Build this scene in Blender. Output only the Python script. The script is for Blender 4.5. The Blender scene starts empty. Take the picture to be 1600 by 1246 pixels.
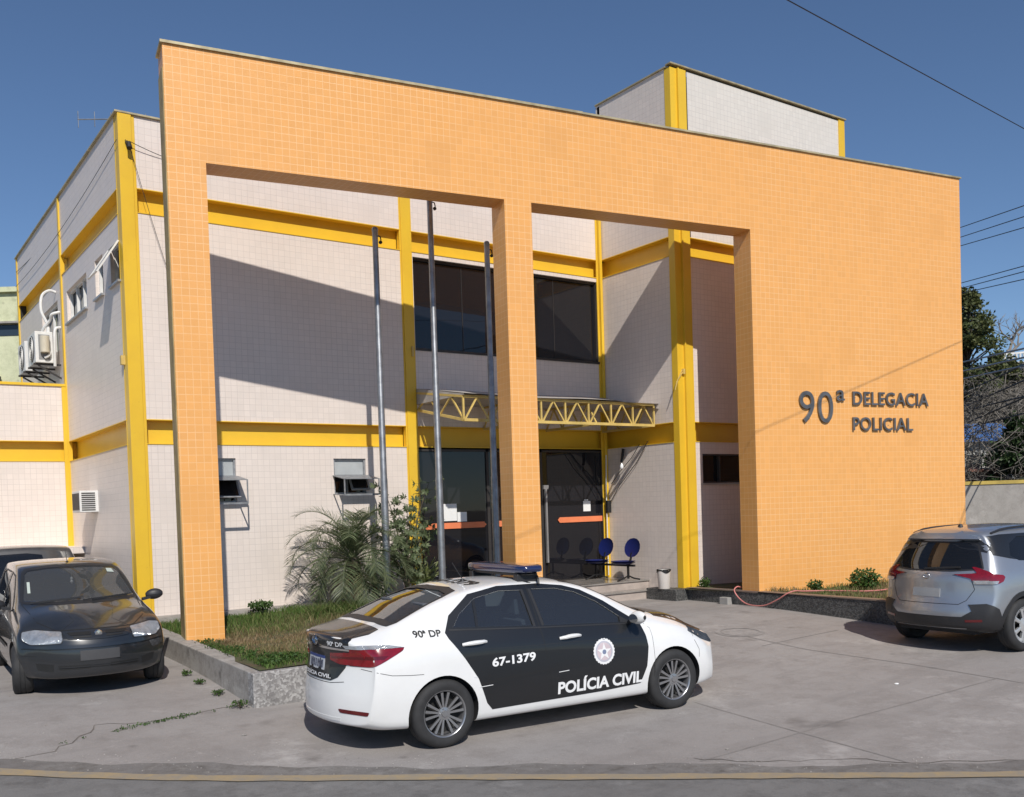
import bpy, bmesh, math, random
import numpy as np
from mathutils import Vector, Matrix
from mathutils.bvhtree import BVHTree
random.seed(7); rng = np.random.default_rng(7)
SC = bpy.context.scene
COL = SC.collection
# ------------------------------------------------------------------ camera
cd = bpy.data.cameras.new('camera'); cam = bpy.data.objects.new('camera', cd); COL.objects.link(cam)
R_ = Vector((.818159, -.574088, -.032233)); U_ = Vector((.041947, .003684, .999113)); F_ = Vector((.57346, .818785, -.027095))
CAM = Vector((-3.8048, -15.5345, 2.06))
cam.matrix_world = Matrix(((R_.x, U_.x, -F_.x, CAM.x), (R_.y, U_.y, -F_.y, CAM.y), (R_.z, U_.z, -F_.z, CAM.z), (0, 0, 0, 1)))
cd.sensor_fit = 'HORIZONTAL'; cd.sensor_width = 36; cd.lens = 34.112; cd.shift_y = .1329; cd.clip_end = 3000; cd.clip_start = .1
SC.camera = cam
# ------------------------------------------------------------------ light
SUN = Vector((-.36, -1, .925)).normalized()
wd = bpy.data.worlds.new('World'); SC.world = wd; wd.use_nodes = True
nt = wd.node_tree; bg = nt.nodes['Background']
sky = nt.nodes.new('ShaderNodeTexSky'); sky.sky_type = 'NISHITA'; sky.sun_disc = False
sky.sun_elevation = math.asin(SUN.z); sky.sun_rotation = math.atan2(SUN.x, SUN.y)
sky.altitude = 1500; sky.air_density = 1.0; sky.dust_density = .05; sky.ozone_density = 5
nt.links.new(sky.outputs[0], bg.inputs[0]); bg.inputs[1].default_value = .095
sd = bpy.data.lights.new('sun', 'SUN'); so = bpy.data.objects.new('sun', sd); COL.objects.link(so)
sd.energy = 4.1; sd.angle = math.radians(.5); sd.color = (1, .95, .88)
so.rotation_euler = SUN.to_track_quat('Z', 'Y').to_euler(); so.location = (-8, -20, 20)
SC.view_settings.view_transform = 'Standard'; SC.view_settings.look = 'None'
SC.view_settings.exposure = 0; SC.view_settings.gamma = 1
# ------------------------------------------------------------------ helpers
PM = {}                                   # world matrix of every root / part
def props(o, label=None, cat=None, group=None, kind=None):
    if label: o['label'] = label
    if cat: o['category'] = cat
    if group: o['group'] = group
    if kind: o['kind'] = kind
    return o
def thing(name, label, cat, loc=(0, 0, 0), rot=(0, 0, 0), group=None):
    o = bpy.data.objects.new(name, None); COL.objects.link(o); o.empty_display_size = .2
    o.location = loc; o.rotation_euler = rot
    PM[o.name] = Matrix.Translation(loc) @ Matrix.Rotation(rot[2], 4, 'Z') @ Matrix.Rotation(rot[1], 4, 'Y') @ Matrix.Rotation(rot[0], 4, 'X')
    return props(o, label, cat, group)
def copy_tree(o, parent=None):
    c = o.copy(); COL.objects.link(c)
    if parent: c.parent = parent
    for ch in list(o.children): copy_tree(ch, c)
    return c
class MB:
    def __init__(s): s.v = []; s.f = []; s.m = []
    def add(s, vs, fs, m=0):
        b = len(s.v); s.v += [tuple(v) for v in vs]
        for f in fs: s.f.append(tuple(b + i for i in f)); s.m.append(m)
        return s
    def box(s, x0, x1, y0, y1, z0, z1, m=0):
        if x0 > x1: x0, x1 = x1, x0
        if y0 > y1: y0, y1 = y1, y0
        if z0 > z1: z0, z1 = z1, z0
        return s.add([(x0, y0, z0), (x1, y0, z0), (x1, y1, z0), (x0, y1, z0), (x0, y0, z1), (x1, y0, z1), (x1, y1, z1), (x0, y1, z1)],
                     [(3, 2, 1, 0), (4, 5, 6, 7), (0, 1, 5, 4), (1, 2, 6, 5), (2, 3, 7, 6), (3, 0, 4, 7)], m)
    def obox(s, o, a, b, c, m=0):          # corner + three edge vectors (right handed)
        o, a, b, c = Vector(o), Vector(a), Vector(b), Vector(c)
        if a.cross(b).dot(c) < 0: a, b = b, a
        return s.add([o, o + a, o + a + b, o + b, o + c, o + a + c, o + a + b + c, o + b + c],
                     [(3, 2, 1, 0), (4, 5, 6, 7), (0, 1, 5, 4), (1, 2, 6, 5), (2, 3, 7, 6), (3, 0, 4, 7)], m)
    def bar(s, p, q, w, h=None, m=0):      # rectangular bar between two points
        p, q = Vector(p), Vector(q); h = h or w; d = (q - p)
        up = Vector((0, 0, 1)) if abs(d.normalized().z) < .95 else Vector((0, 1, 0))
        a = d.cross(up).normalized() * w; b = a.cross(d).normalized() * h
        return s.obox(p - a / 2 - b / 2, a, b, d, m)
    def tube(s, pts, r, n=8, m=0, cap=True):
        pts = [Vector(p) for p in pts]; rs = r if isinstance(r, (list, tuple)) else [r] * len(pts)
        b = len(s.v); ref = None
        for i, p in enumerate(pts):
            d = (pts[min(i + 1, len(pts) - 1)] - pts[max(i - 1, 0)]).normalized()
            if ref is None:
                ref = d.cross(Vector((0, 0, 1)) if abs(d.z) < .9 else Vector((1, 0, 0))).normalized()
            ref = (ref - d * ref.dot(d)).normalized(); w = d.cross(ref)
            for k in range(n):
                a = 2 * math.pi * k / n; s.v.append(tuple(p + (ref * math.cos(a) + w * math.sin(a)) * rs[i]))
        for i in range(len(pts) - 1):
            for k in range(n):
                k2 = (k + 1) % n
                s.f.append((b + i * n + k, b + i * n + k2, b + (i + 1) * n + k2, b + (i + 1) * n + k)); s.m.append(m)
        if cap:
            s.f.append(tuple(b + k for k in range(n))[::-1]); s.m.append(m)
            e = b + (len(pts) - 1) * n; s.f.append(tuple(e + k for k in range(n))); s.m.append(m)
        return s
    def lathe(s, prof, n=24, o=(0, 0, 0), ax='z', m=0, close=False):   # prof (r, h)
        b = len(s.v); o = Vector(o)
        for r, h in prof:
            for k in range(n):
                a = 2 * math.pi * k / n; c, t = r * math.cos(a), r * math.sin(a)
                v = {'z': (c, t, h), 'y': (t, h, c), 'x': (h, c, t)}[ax]
                s.v.append(tuple(o + Vector(v)))
        for i in range(len(prof) - 1):
            for k in range(n):
                k2 = (k + 1) % n
                s.f.append((b + i * n + k, b + i * n + k2, b + (i + 1) * n + k2, b + (i + 1) * n + k)); s.m.append(m)
        if close:
            s.f.append(tuple(b + k for k in range(n))[::-1]); s.m.append(m)
            e = b + (len(prof) - 1) * n; s.f.append(tuple(e + k for k in range(n))); s.m.append(m)
        return s
    def prism(s, poly, vec, m=0):          # closed polygon (3D) extruded
        n = len(poly); p = [Vector(q) for q in poly]; vec = Vector(vec)
        nn = Vector()
        for i in range(n): nn += p[i].cross(p[(i + 1) % n])
        if nn.dot(vec) < 0: p = p[::-1]
        return s.add(p + [q + vec for q in p], [tuple(range(n))[::-1], tuple(range(n, 2 * n))] + [(i, (i + 1) % n, (i + 1) % n + n, i + n) for i in range(n)], m)
    def grid(s, fn, nu, nv, m=0):
        b = len(s.v)
        for i in range(nu + 1):
            for j in range(nv + 1): s.v.append(tuple(fn(i / nu, j / nv)))
        for i in range(nu):
            for j in range(nv):
                a = b + i * (nv + 1) + j
                s.f.append((a, a + nv + 1, a + nv + 2, a + 1)); s.m.append(m)
        return s
    def build(s, name, mats, parent=None, smooth=False, bevel=0, local=False, angle=40):
        me = bpy.data.meshes.new(name)
        V = np.array(s.v, float).reshape(-1, 3)
        Vl = V
        if parent is not None and not local:
            im = np.array(PM[parent.name].inverted())
            Vl = V @ im[:3, :3].T + im[:3, 3]
        me.from_pydata(Vl.tolist(), [], s.f)
        if not isinstance(mats, (list, tuple)): mats = [mats]
        for m_ in mats: me.materials.append(m_)
        me.polygons.foreach_set('material_index', s.m)
        me.update()
        uvl = me.uv_layers.new(name='UVMap')
        uv = np.zeros((len(me.loops), 2)); k = 0
        for pl in me.polygons:
            idx = list(pl.vertices); P = V[idx]
            if len(idx) > 2:
                nn = np.zeros(3)
                for i in range(len(idx)): nn += np.cross(P[i] - P[0], P[(i + 1) % len(idx)] - P[0])
                l = np.linalg.norm(nn); nn = nn / l if l > 0 else np.array([0, 0, 1.])
            if abs(nn[2]) > .9: u, v = P[:, 0], P[:, 1]
            else:
                t = np.array([-nn[1], nn[0], 0]); t /= np.linalg.norm(t)
                u = P @ t; v = P[:, 2]
            uv[k:k + len(idx), 0] = u; uv[k:k + len(idx), 1] = v; k += len(idx)
        uvl.data.foreach_set('uv', uv.ravel())
        o = bpy.data.objects.new(name, me); COL.objects.link(o)
        if parent is not None:
            o.parent = parent; PM[o.name] = PM[parent.name]
        else: PM[o.name] = Matrix.Identity(4)
        if smooth: smooth_angle(me, angle)
        if bevel:
            b = o.modifiers.new('bevel', 'BEVEL'); b.width = bevel; b.segments = 2; b.limit_method = 'ANGLE'; b.angle_limit = math.radians(40)
        return o
def smooth_angle(me, angle=40):
    bm = bmesh.new(); bm.from_mesh(me)
    for f in bm.faces: f.smooth = True
    a = math.radians(angle)
    for e in bm.edges: e.smooth = not (len(e.link_faces) == 2 and e.calc_face_angle(0) > a) and len(e.link_faces) == 2
    bm.to_mesh(me); bm.free()
# ------------------------------------------------------------------ materials
def NEW(name):
    m = bpy.data.materials.new(name); m.use_nodes = True
    return m, m.node_tree, m.node_tree.nodes['Principled BSDF']
def mixc(nt, f, a, b, mode='MIX'):
    n = nt.nodes.new('ShaderNodeMix'); n.data_type = 'RGBA'; n.blend_type = mode
    for sock, v in ((n.inputs[0], f), (n.inputs[6], a), (n.inputs[7], b)):
        if isinstance(v, (int, float)): sock.default_value = v
        elif isinstance(v, tuple): sock.default_value = (*v[:3], 1)
        else: nt.links.new(v, sock)
    return n.outputs[2]
def noise(nt, scale, detail=4, rough=.55, vec=None):
    n = nt.nodes.new('ShaderNodeTexNoise'); n.inputs['Scale'].default_value = scale; n.inputs['Detail'].default_value = detail; n.inputs['Roughness'].default_value = rough
    if vec is not None: nt.links.new(vec, n.inputs['Vector'])
    return n.outputs['Fac']
def ramp(nt, f, a, b, ca=(0, 0, 0), cb=(1, 1, 1)):
    n = nt.nodes.new('ShaderNodeMapRange'); n.inputs[1].default_value = a; n.inputs[2].default_value = b; n.clamp = True
    nt.links.new(f, n.inputs[0]); return n.outputs[0]
def geo(nt): return nt.nodes.new('ShaderNodeNewGeometry').outputs['Position']
def obj_co(nt): return nt.nodes.new('ShaderNodeTexCoord').outputs['Object']
def bump(nt, bs, h, strength=.3, dist=.01, prev=None):
    n = nt.nodes.new('ShaderNodeBump'); n.inputs['Strength'].default_value = strength; n.inputs['Distance'].default_value = dist
    nt.links.new(h, n.inputs['Height'])
    if prev is not None: nt.links.new(prev, n.inputs['Normal'])
    nt.links.new(n.outputs[0], bs.inputs['Normal']); return n.outputs[0]
def MAT(name, col, rough=.5, metal=0., spec=.5, var=.12, vs=3., bs_=0, bscale=60, coat=0, emis=None, obj=True):
    m, nt, b = NEW(name)
    co = obj_co(nt) if obj else geo(nt)
    n1 = noise(nt, vs, 6, .6, co)
    c = mixc(nt, ramp(nt, n1, .3, .7), tuple(x * (1 - var) for x in col), tuple(min(1, x * (1 + var)) for x in col))
    nt.links.new(c, b.inputs['Base Color'])
    b.inputs['Roughness'].default_value = rough; b.inputs['Metallic'].default_value = metal; b.inputs['Specular IOR Level'].default_value = spec
    b.inputs['Coat Weight'].default_value = coat; b.inputs['Coat Roughness'].default_value = .04
    if bs_: bump(nt, b, noise(nt, bscale, 4, .6, co), bs_, .004)
    return m
def TILE(name, col, grout, size=.1, gw=.0035, rough=.28, pv=.06, stain=(.5, .45, .4), st=.12, gb=.3, fade=True):
    m, nt, b = NEW(name)
    uv = nt.nodes.new('ShaderNodeTexCoord').outputs['UV']
    br = nt.nodes.new('ShaderNodeTexBrick'); br.offset = 0; br.squash = 1
    nt.links.new(uv, br.inputs['Vector'])
    br.inputs['Scale'].default_value = 1; br.inputs['Mortar Size'].default_value = gw; br.inputs['Mortar Smooth'].default_value = .2
    br.inputs['Bias'].default_value = 0; br.inputs['Brick Width'].default_value = size; br.inputs['Row Height'].default_value = size
    br.inputs['Color1'].default_value = (*[c * (1 - pv) for c in col], 1); br.inputs['Color2'].default_value = (*[min(1, c * (1 + pv)) for c in col], 1)
    # groutlines fade in and out across the wall, as on a weathered facade
    g = nt.nodes.new('ShaderNodeTexNoise'); g.inputs['Scale'].default_value = .9; g.inputs['Detail'].default_value = 3; nt.links.new(uv, g.inputs['Vector'])
    gm = mixc(nt, ramp(nt, g.outputs['Fac'], .38, .62) if fade else 1., tuple(.6 * a + .4 * c for a, c in zip(grout, col)), grout)
    nt.links.new(gm, br.inputs['Mortar'])
    # patches of replaced tiles: coarse cells
    mp = nt.nodes.new('ShaderNodeVectorMath'); mp.operation = 'SNAP'; mp.inputs[1].default_value = (size * 4, size * 5, 1); nt.links.new(uv, mp.inputs[0])
    wn = nt.nodes.new('ShaderNodeTexWhiteNoise'); wn.noise_dimensions = '3D'; nt.links.new(mp.outputs[0], wn.inputs['Vector'])
    patch = ramp(nt, wn.outputs['Value'], .93, .97)
    c = mixc(nt, patch, br.outputs['Color'], tuple(x * .93 for x in col), 'MIX')
    c2 = mixc(nt, .5, br.outputs['Color'], c)
    n1 = noise(nt, .55, 6, .65, uv)
    c3 = mixc(nt, ramp(nt, n1, .45, .75), c2, mixc(nt, st, c2, stain))
    # vertical water streaks
    mpp = nt.nodes.new('ShaderNodeMapping'); mpp.inputs['Scale'].default_value = (5, .35, 1); nt.links.new(uv, mpp.inputs[0])
    c4 = mixc(nt, ramp(nt, noise(nt, 1.2, 5, .7, mpp.outputs[0]), .55, .85), c3, mixc(nt, st * 1.3, c3, stain))
    nt.links.new(c4, b.inputs['Base Color'])
    rn = nt.nodes.new('ShaderNodeMapRange'); rn.inputs[3].default_value = rough; rn.inputs[4].default_value = rough + .25
    nt.links.new(noise(nt, 3, 4, .6, uv), rn.inputs[0]); nt.links.new(rn.outputs[0], b.inputs['Roughness'])
    wv = noise(nt, 7, 2, .5, uv)
    bn = bump(nt, b, wv, .12, .02)
    inv = nt.nodes.new('ShaderNodeMath'); inv.operation = 'SUBTRACT'; inv.inputs[0].default_value = 1; nt.links.new(br.outputs['Fac'], inv.inputs[1])
    bump(nt, b, inv.outputs[0], gb, .002, bn)
    return m
T_BEIGE = TILE('beige_wall_tile', (.75, .665, .60), (.58, .51, .46), gw=.0034, st=.2, pv=.025)
T_ORANGE = TILE('orange_wall_tile', (.81, .395, .118), (.88, .54, .26), gw=.0042, rough=.24, stain=(.6, .3, .1), st=.06, pv=.03)
T_WHITE = TILE('pale_wall_tile', (.70, .66, .60), (.52, .48, .45), gw=.003, pv=.03)
def YEL():
    m, nt, b = NEW('yellow_steel_paint'); co = geo(nt)
    c = mixc(nt, ramp(nt, noise(nt, 1.3, 6, .65, co), .35, .7), (.79, .51, .035), (.72, .45, .035))
    c = mixc(nt, ramp(nt, noise(nt, 14, 5, .7, co), .66, .8), c, (.42, .24, .05))
    nt.links.new(c, b.inputs['Base Color']); b.inputs['Roughness'].default_value = .38
    bump(nt, b, noise(nt, 18, 4, .6, co), .12, .004); return m
M_YEL = YEL()
M_YEL2 = MAT('faded_yellow_steel', (.62, .45, .14), .5, var=.2, vs=4, obj=False)
M_COPING = MAT('metal_coping', (.42, .36, .22), .55, .3, var=.3, vs=5, obj=False)
def CONC(name, c1, c2, c3, s=1., b_=.5, crack=True):
    m, nt, b = NEW(name); co = geo(nt)
    a = mixc(nt, ramp(nt, noise(nt, .35 * s, 8, .62, co), .34, .66), c1, c2)
    a = mixc(nt, ramp(nt, noise(nt, 2.2 * s, 9, .78, co), .46, .66), a, c3)
    st = nt.nodes.new('ShaderNodeMapping'); st.inputs['Rotation'].default_value = (0, 0, -.69); st.inputs['Scale'].default_value = (.35, 2.6, 1); nt.links.new(co, st.inputs[0])
    a = mixc(nt, ramp(nt, noise(nt, .9, 6, .65, st.outputs[0]), .52, .78), a, tuple(x * .84 for x in c1))
    sp = nt.nodes.new('ShaderNodeTexVoronoi'); sp.inputs['Scale'].default_value = 1.7; sp.inputs['Randomness'].default_value = 1; nt.links.new(co, sp.inputs['Vector'])
    a = mixc(nt, ramp(nt, sp.outputs['Distance'], .10, .02), a, mixc(nt, .3, a, (.05, .045, .04)))
    fine = noise(nt, 90, 3, .7, co); a = mixc(nt, ramp(nt, fine, .3, .7), mixc(nt, .22, a, (.03, .03, .03)), a)
    ag = nt.nodes.new('ShaderNodeTexVoronoi'); ag.inputs['Scale'].default_value = 38; nt.links.new(co, ag.inputs['Vector'])
    a = mixc(nt, ramp(nt, ag.outputs['Distance'], .16, .05), a, mixc(nt, .45, a, mixc(nt, ag.outputs['Color'], (.10, .09, .08), (.60, .58, .55))))
    oil = noise(nt, 1.1 * s, 3, .5, co); a = mixc(nt, ramp(nt, oil, .66, .80), a, mixc(nt, .5, a, (.06, .055, .05)))
    pal = noise(nt, .8 * s, 10, .75, co); a = mixc(nt, ramp(nt, pal, .56, .72), a, tuple(min(1, x * 1.18) for x in c2))
    nt.links.new(a, b.inputs['Base Color']); b.inputs['Roughness'].default_value = .88; b.inputs['Specular IOR Level'].default_value = .25
    n = bump(nt, b, noise(nt, 6, 8, .7, co), b_ * .5, .02); bump(nt, b, fine, b_, .004, n)
    return m
M_CONC = CONC('lot_concrete', (.33, .303, .285), (.38, .356, .338), (.288, .262, .244))
M_APRON = CONC('pale_apron_concrete', (.38, .36, .345), (.44, .42, .40), (.32, .29, .275), 1.4)
M_ASPH = CONC('road_asphalt', (.20, .193, .186), (.235, .228, .22), (.155, .149, .143), 2, 1.)
M_KERB = CONC('kerb_concrete', (.36, .33, .30), (.42, .40, .37), (.25, .23, .21), 3)
def GRANITE(name, a, c, sc=55):
    m, nt, b = NEW(name); co = geo(nt)
    v = nt.nodes.new('ShaderNodeTexVoronoi'); v.inputs['Scale'].default_value = sc; nt.links.new(co, v.inputs['Vector'])
    x = mixc(nt, ramp(nt, v.outputs['Color'], .35, .75), a, c)
    x = mixc(nt, ramp(nt, noise(nt, 2.5, 6, .7, co), .5, .8), x, tuple(.6 * q for q in a))
    nt.links.new(x, b.inputs['Base Color']); b.inputs['Roughness'].default_value = .55
    bump(nt, b, v.outputs['Distance'], .6, .006); return m
M_DGRAN = GRANITE('dark_granite', (.045, .045, .045), (.13, .13, .125))
M_GGRAN = GRANITE('grey_granite', (.24, .23, .225), (.44, .43, .42), 42)
def GLASSD(name, col=(.012, .012, .015), rough=.02, wav=.05):
    m, nt, b = NEW(name); b.inputs['Base Color'].default_value = (*col, 1); b.inputs['Roughness'].default_value = rough
    b.inputs['Specular IOR Level'].default_value = .5
    bump(nt, b, noise(nt, 1.2, 2, .5, geo(nt)), wav, .03); return m
M_GLASS = GLASSD('dark_building_glass')
M_GLASSB = GLASSD('blue_tinted_glass', (.03, .045, .06))
M_ALU = MAT('grey_aluminium', (.42, .42, .42), .4, .6, var=.15)
M_DARKALU = MAT('dark_window_frame', (.05, .045, .042), .45, .3)
M_WHITE = MAT('white_plastic', (.72, .71, .68), .45, var=.08, vs=8)
M_BLACK = MAT('black_rubber', (.012, .012, .012), .6, var=.2)
M_DARK = MAT('dark_interior', (.02, .02, .022), .8)
M_GALV = MAT('galvanised_steel', (.30, .31, .32), .42, .75, var=.3, vs=6, bs_=.2, bscale=40)
M_WIRE = MAT('black_cable', (.015, .015, .017), .6)
M_ORSTR = MAT('salmon_sticker', (.78, .22, .09), .6)
M_PAPER = MAT('white_paper', (.8, .8, .78), .7, var=.03)
# ------------------------------------------------------------------ ground height
GP = [(-2.3, -4.2, .17), (-.7, -3.5, .157), (-2.1, -3.5, .16), (-1.4, -1., .2), (-.18, -5.4, .0), (-.18, -2.3, .19), (-.1, 0, .25), (-3, 0, .25), (-6, -4, .25), (-6, 3, .35), (-2, 3.5, .3), (.8, -7.9, -.11), (3.45, -8.1, -.11),
      (-2.7, -6.3, -.05), (.6, -9.1, -.13), (3.7, -11.6, -.15), (8.6, -9.2, .05), (8.7, -7.7, .06), (11.2, -9.4, .06), (9.4, -4.1, .2), (9.4, -2, .2), (5, -4, .08), (8, -2, .22), (7.4, -5.4, .14), (8, -12, -.1), (13, -14, -.1), (16, -8, .12), (22, -9, .15), (-9, -3, .1),
      (-12, 0, .2), (-6, -10, -.15), (0, -13, -.17), (5, -18, -.18), (-10, -16, -.2), (15, -22, -.15), (26, -16, 0), (10, 4, .2), (20, 3, .2), (-6, 9, .4), (30, -4, .15)]
def _tps():
    P = np.array(GP); n = len(P); d = np.linalg.norm(P[:, None, :2] - P[None, :, :2], axis=2)
    K = np.where(d > 0, d * d * np.log(d + 1e-9), 0) + np.eye(n) * .6
    A = np.zeros((n + 3, n + 3)); A[:n, :n] = K; A[:n, n] = 1; A[:n, n + 1:] = P[:, :2]; A[n, :n] = 1; A[n + 1:, :n] = P[:, :2].T
    return P, np.linalg.solve(A, np.concatenate([P[:, 2], np.zeros(3)]))
_P, _W = _tps()
def gz(x, y):
    d = np.hypot(_P[:, 0] - x, _P[:, 1] - y); n = len(_P)
    z = float((np.where(d > 0, d * d * np.log(d + 1e-9), 0) * _W[:n]).sum() + _W[n] + _W[n + 1] * x + _W[n + 2] * y)
    return max(-.25, min(.5, z))
# street axes
E0 = Vector((.646, -9.07, 0)); ED = Vector((.772, -.636, 0)); EN = Vector((.636, .772, 0))
def st(e, n): q = E0 + ED * e + EN * n; return q.x, q.y
# ------------------------------------------------------------------ ground, road
def strip(name, e0, e1, n0, n1, de, dn, lift, mat, kind='structure', edge=None):
    b = MB(); nu = max(1, int((e1 - e0) / de)); nv = max(1, int((n1 - n0) / dn))
    def fn(i, j):
        e = e0 + (e1 - e0) * i; nn = n0 + (n1 - n0) * j
        if edge and j in (0, 1): nn += edge(e, j)
        x, y = st(e, nn); return x, y, gz(x, y) + lift
    b.grid(fn, nu, nv); o = b.build(name, mat, smooth=True); o['kind'] = kind; return o
b = MB(); N = 60
ringr = [0, 30, 60, 120, 250, 600, 1500]
b.add([(-1500, -1500, -.5), (1500, -1500, -.5), (1500, 1500, -.5), (-1500, 1500, -.5)], [(0, 1, 2, 3)])
props(b.build('ground', MAT('dry_earth', (.20, .16, .11), .95, var=.3, vs=.05, obj=False)), kind='structure')
strip('pavement', -14, 30, -.06, 22, .5, .5, 0, M_CONC)
strip('road', -40, 60, -9, -.06, .6, .6, 0, M_ASPH)
def wob(e, j): return .05 * math.sin(e * 1.7) + .035 * math.sin(e * 4.3 + 1) + .02 * math.sin(e * 11) if j == 1 else 0
strip('gutter', -14, 30, -.06, .34, .12, .2, .004, CONC('gutter_asphalt', (.20, .185, .175), (.25, .235, .22), (.15, .135, .12), 3), edge=wob)
def M_yl():
    m, nt, b = NEW('worn_yellow_road_paint'); co = geo(nt)
    c = mixc(nt, ramp(nt, noise(nt, 7, 8, .8, co), .36, .64), (.37, .275, .15), (.26, .23, .19))
    nt.links.new(c, b.inputs['Base Color']); b.inputs['Roughness'].default_value = .85; return m
strip('road_edge_line', -14, 30, -.08, .07, .3, .15, .009, M_yl(), edge=lambda e, j: .012 * math.sin(e * 9 + 2 * j) + .008 * math.sin(e * 23))
# ------------------------------------------------------------------ police station building
XI, BD, Y1, Y2, ZP = 9.54, -2.18, 4.61, 9.69, 8.26
LB0, LB1, UB0, UB1 = 3.23, 3.62, 6.78, 7.16        # lower / upper girder levels
XE = 14.83
bld = thing('police_station', 'two-storey beige tiled police station with yellow steel beams and dark glass entrance', 'building', (0, 0, .4))
def wall(mb, o, t, n, u0, u1, z0, z1, holes=(), depth=.16, m=0):
    """tiled face with rectangular holes and reveals; o origin, t tangent, n outward normal"""
    o, t, n = Vector(o), Vector(t), Vector(n)
    us = sorted({u0, u1, *[h[0] for h in holes], *[h[1] for h in holes]}); zs = sorted({z0, z1, *[h[2] for h in holes], *[h[3] for h in holes]})
    P = lambda u, z, d=0: tuple(o + t * u + Vector((0, 0, z)) - n * d)
    fl = t.cross(Vector((0, 0, 1))).dot(n) < 0
    for i in range(len(us) - 1):
        for j in range(len(zs) - 1):
            cu, cz = (us[i] + us[i + 1]) / 2, (zs[j] + zs[j + 1]) / 2
            if any(h[0] < cu < h[1] and h[2] < cz < h[3] for h in holes): continue
            q = [P(us[i], zs[j]), P(us[i + 1], zs[j]), P(us[i + 1], zs[j + 1]), P(us[i], zs[j + 1])]
            mb.add(q[::-1] if fl else q, [(0, 1, 2, 3)], m)
    for a, b_, c, d in holes:
        k = [(a, c), (b_, c), (b_, d), (a, d)]
        for i in range(4):
            p, q = k[i], k[(i + 1) % 4]
            f = [P(*p), P(*p, depth), P(*q, depth), P(*q)]
            mb.add(f[::-1] if fl else f, [(0, 1, 2, 3)], m)
TX, TY = (1, 0, 0), (0, 1, 0); NF, NL = (0, -1, 0), (-1, 0, 0)
w = MB()
# main front facade (plane y=0)
holesF = [(3.355, 3.967, 2.40, 3.02), (1.02, 1.627, 2.30, 3.02), (1.02, 1.627, 1.94, 2.16)]
holesF = holesF[:2]
wall(w, (0, 0, 0), TX, NF, .24, 4.81, .2, LB0, holesF)
wall(w, (0, 0, 0), TX, NF, .24, 4.81, LB1, UB0)
wall(w, (0, 0, 0), TX, NF, .24, 4.81, UB1, ZP)
wall(w, (0, 0, 0), TX, NF, 5.02, XI, LB1, UB0, [(5.06, 9.44, 5.045, 6.70)], .12)
wall(w, (0, 0, 0), TX, NF, 5.02, XI, UB1, ZP)
# return wall (plane x=XI, facing -x)
for z0, z1 in ((.2, LB0), (LB1, UB0), (UB1, 10.36)):
    wall(w, (XI, 0, 0), TY, NL, BD + .16, -.0, z0, z1)
# block front
wall(w, (0, BD, 0), TX, NF, 9.93, XE - .2, .2, LB0, [(10.135, 11.45, 2.43, 3.0)])
wall(w, (0, BD, 0), TX, NF, 9.93, XE - .2, LB1, UB0)
# left face
hl = [(2.54, 4.265, 5.80, 6.40), (1.30, 1.87, 5.79, 6.43), (.19, .775, 5.78, 6.40)]
wall(w, (0, 0, 0), TY, NL, .18, Y1, .2, LB0)
wall(w, (0, 0, 0), TY, NL, .18, Y1, LB1, UB0, hl)
wall(w, (0, 0, 0), TY, NL, .18, Y1, UB1, ZP)
wall(w, (0, 0, 0), TY, NL, Y1 + .1, Y2, 4.6, UB0, [(5.15, 6.85, 5.45, 6.42)])
wall(w, (0, 0, 0), TY, NL, Y1 + .1, Y2, UB1, ZP)
# left wing front (plane y=Y1)
wall(w, (0, Y1, 0), TX, NF, -9, -.1, .2, LB0)
wall(w, (0, Y1, 0), TX, NF, -9, -.1, LB1, 4.66)
w.build('wall', T_BEIGE, bld)
w = MB()
wall(w, (0, BD, 0), TX, NF, 9.98, XE - .2, UB1, 10.32)
w.build('tower_wall', T_WHITE, bld)
# body behind the faces (backs, roof, interior)
w = MB()
w.box(.2, XI - .02, .2, Y2 - .02, .3, 7.9); w.box(XI + .2, XE, BD + .2, Y2 - .02, .3, 7.9); w.box(XI + .05, XE - .05, BD + .05, -.06, 7.9, 10.25)
w.box(-8.9, -.12, Y1 + .2, 12, .3, 4.5); w.box(.02, .2, .2, Y2, .3, 3.2); w.box(.02, .2, .2, Y2, 7.2, 7.9)
w.box(.02, 9.6, Y2 - .1, Y2 + .05, .3, 8.2); w.box(XE - .05, XE + .02, BD + .02, Y2, .3, 8.0)
w.build('inner_walls', M_DARK, bld)
w = MB(); w.box(.1, XI, .1, Y2, 7.9, 7.96); w.box(-8.95, -.02, Y1 + .1, 12, 4.5, 4.56); w.box(XI + .1, XE - .05, BD + .1, Y2, 7.9, 7.97)
w.build('roof', M_KERB, bld)
# recessed girders: web .14 behind the wall plane, flanges flush
def girder(a, b_, z0, z1, n, name='girder', web=.14, ext=.012):
    a, b_, n = Vector(a), Vector(b_), Vector(n); d = b_ - a; mb = MB()
    mb.obox(a - n * (web + .02) + Vector((0, 0, z0)), d, n * .02, Vector((0, 0, z1 - z0)))
    for z in (z0, z1 - .014):
        mb.obox(a - n * web + Vector((0, 0, z)), d, n * (web + ext), Vector((0, 0, .014)))
    return mb.build(name, M_YEL, bld)
for z0, z1 in ((LB0, LB1), (UB0, UB1)):
    girder((.24, 0, 0), (4.81, 0, 0), z0, z1, NF); girder((5.02, 0, 0), (XI + .16, 0, 0), z0, z1, NF)
    girder((XI, .16, 0), (XI, BD + .16, 0), z0, z1, NL); girder((9.93, BD, 0), (XE - .2, BD, 0), z0, z1, NF)
    girder((0, .18, 0), (0, Y1 + .16, 0), z0, z1, NL)
girder((0, Y1 + .1, 0), (0, Y2, 0), UB0, UB1, NL); girder((-9, Y1, 0), (.16, Y1, 0), LB0, LB1, NF)
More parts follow.
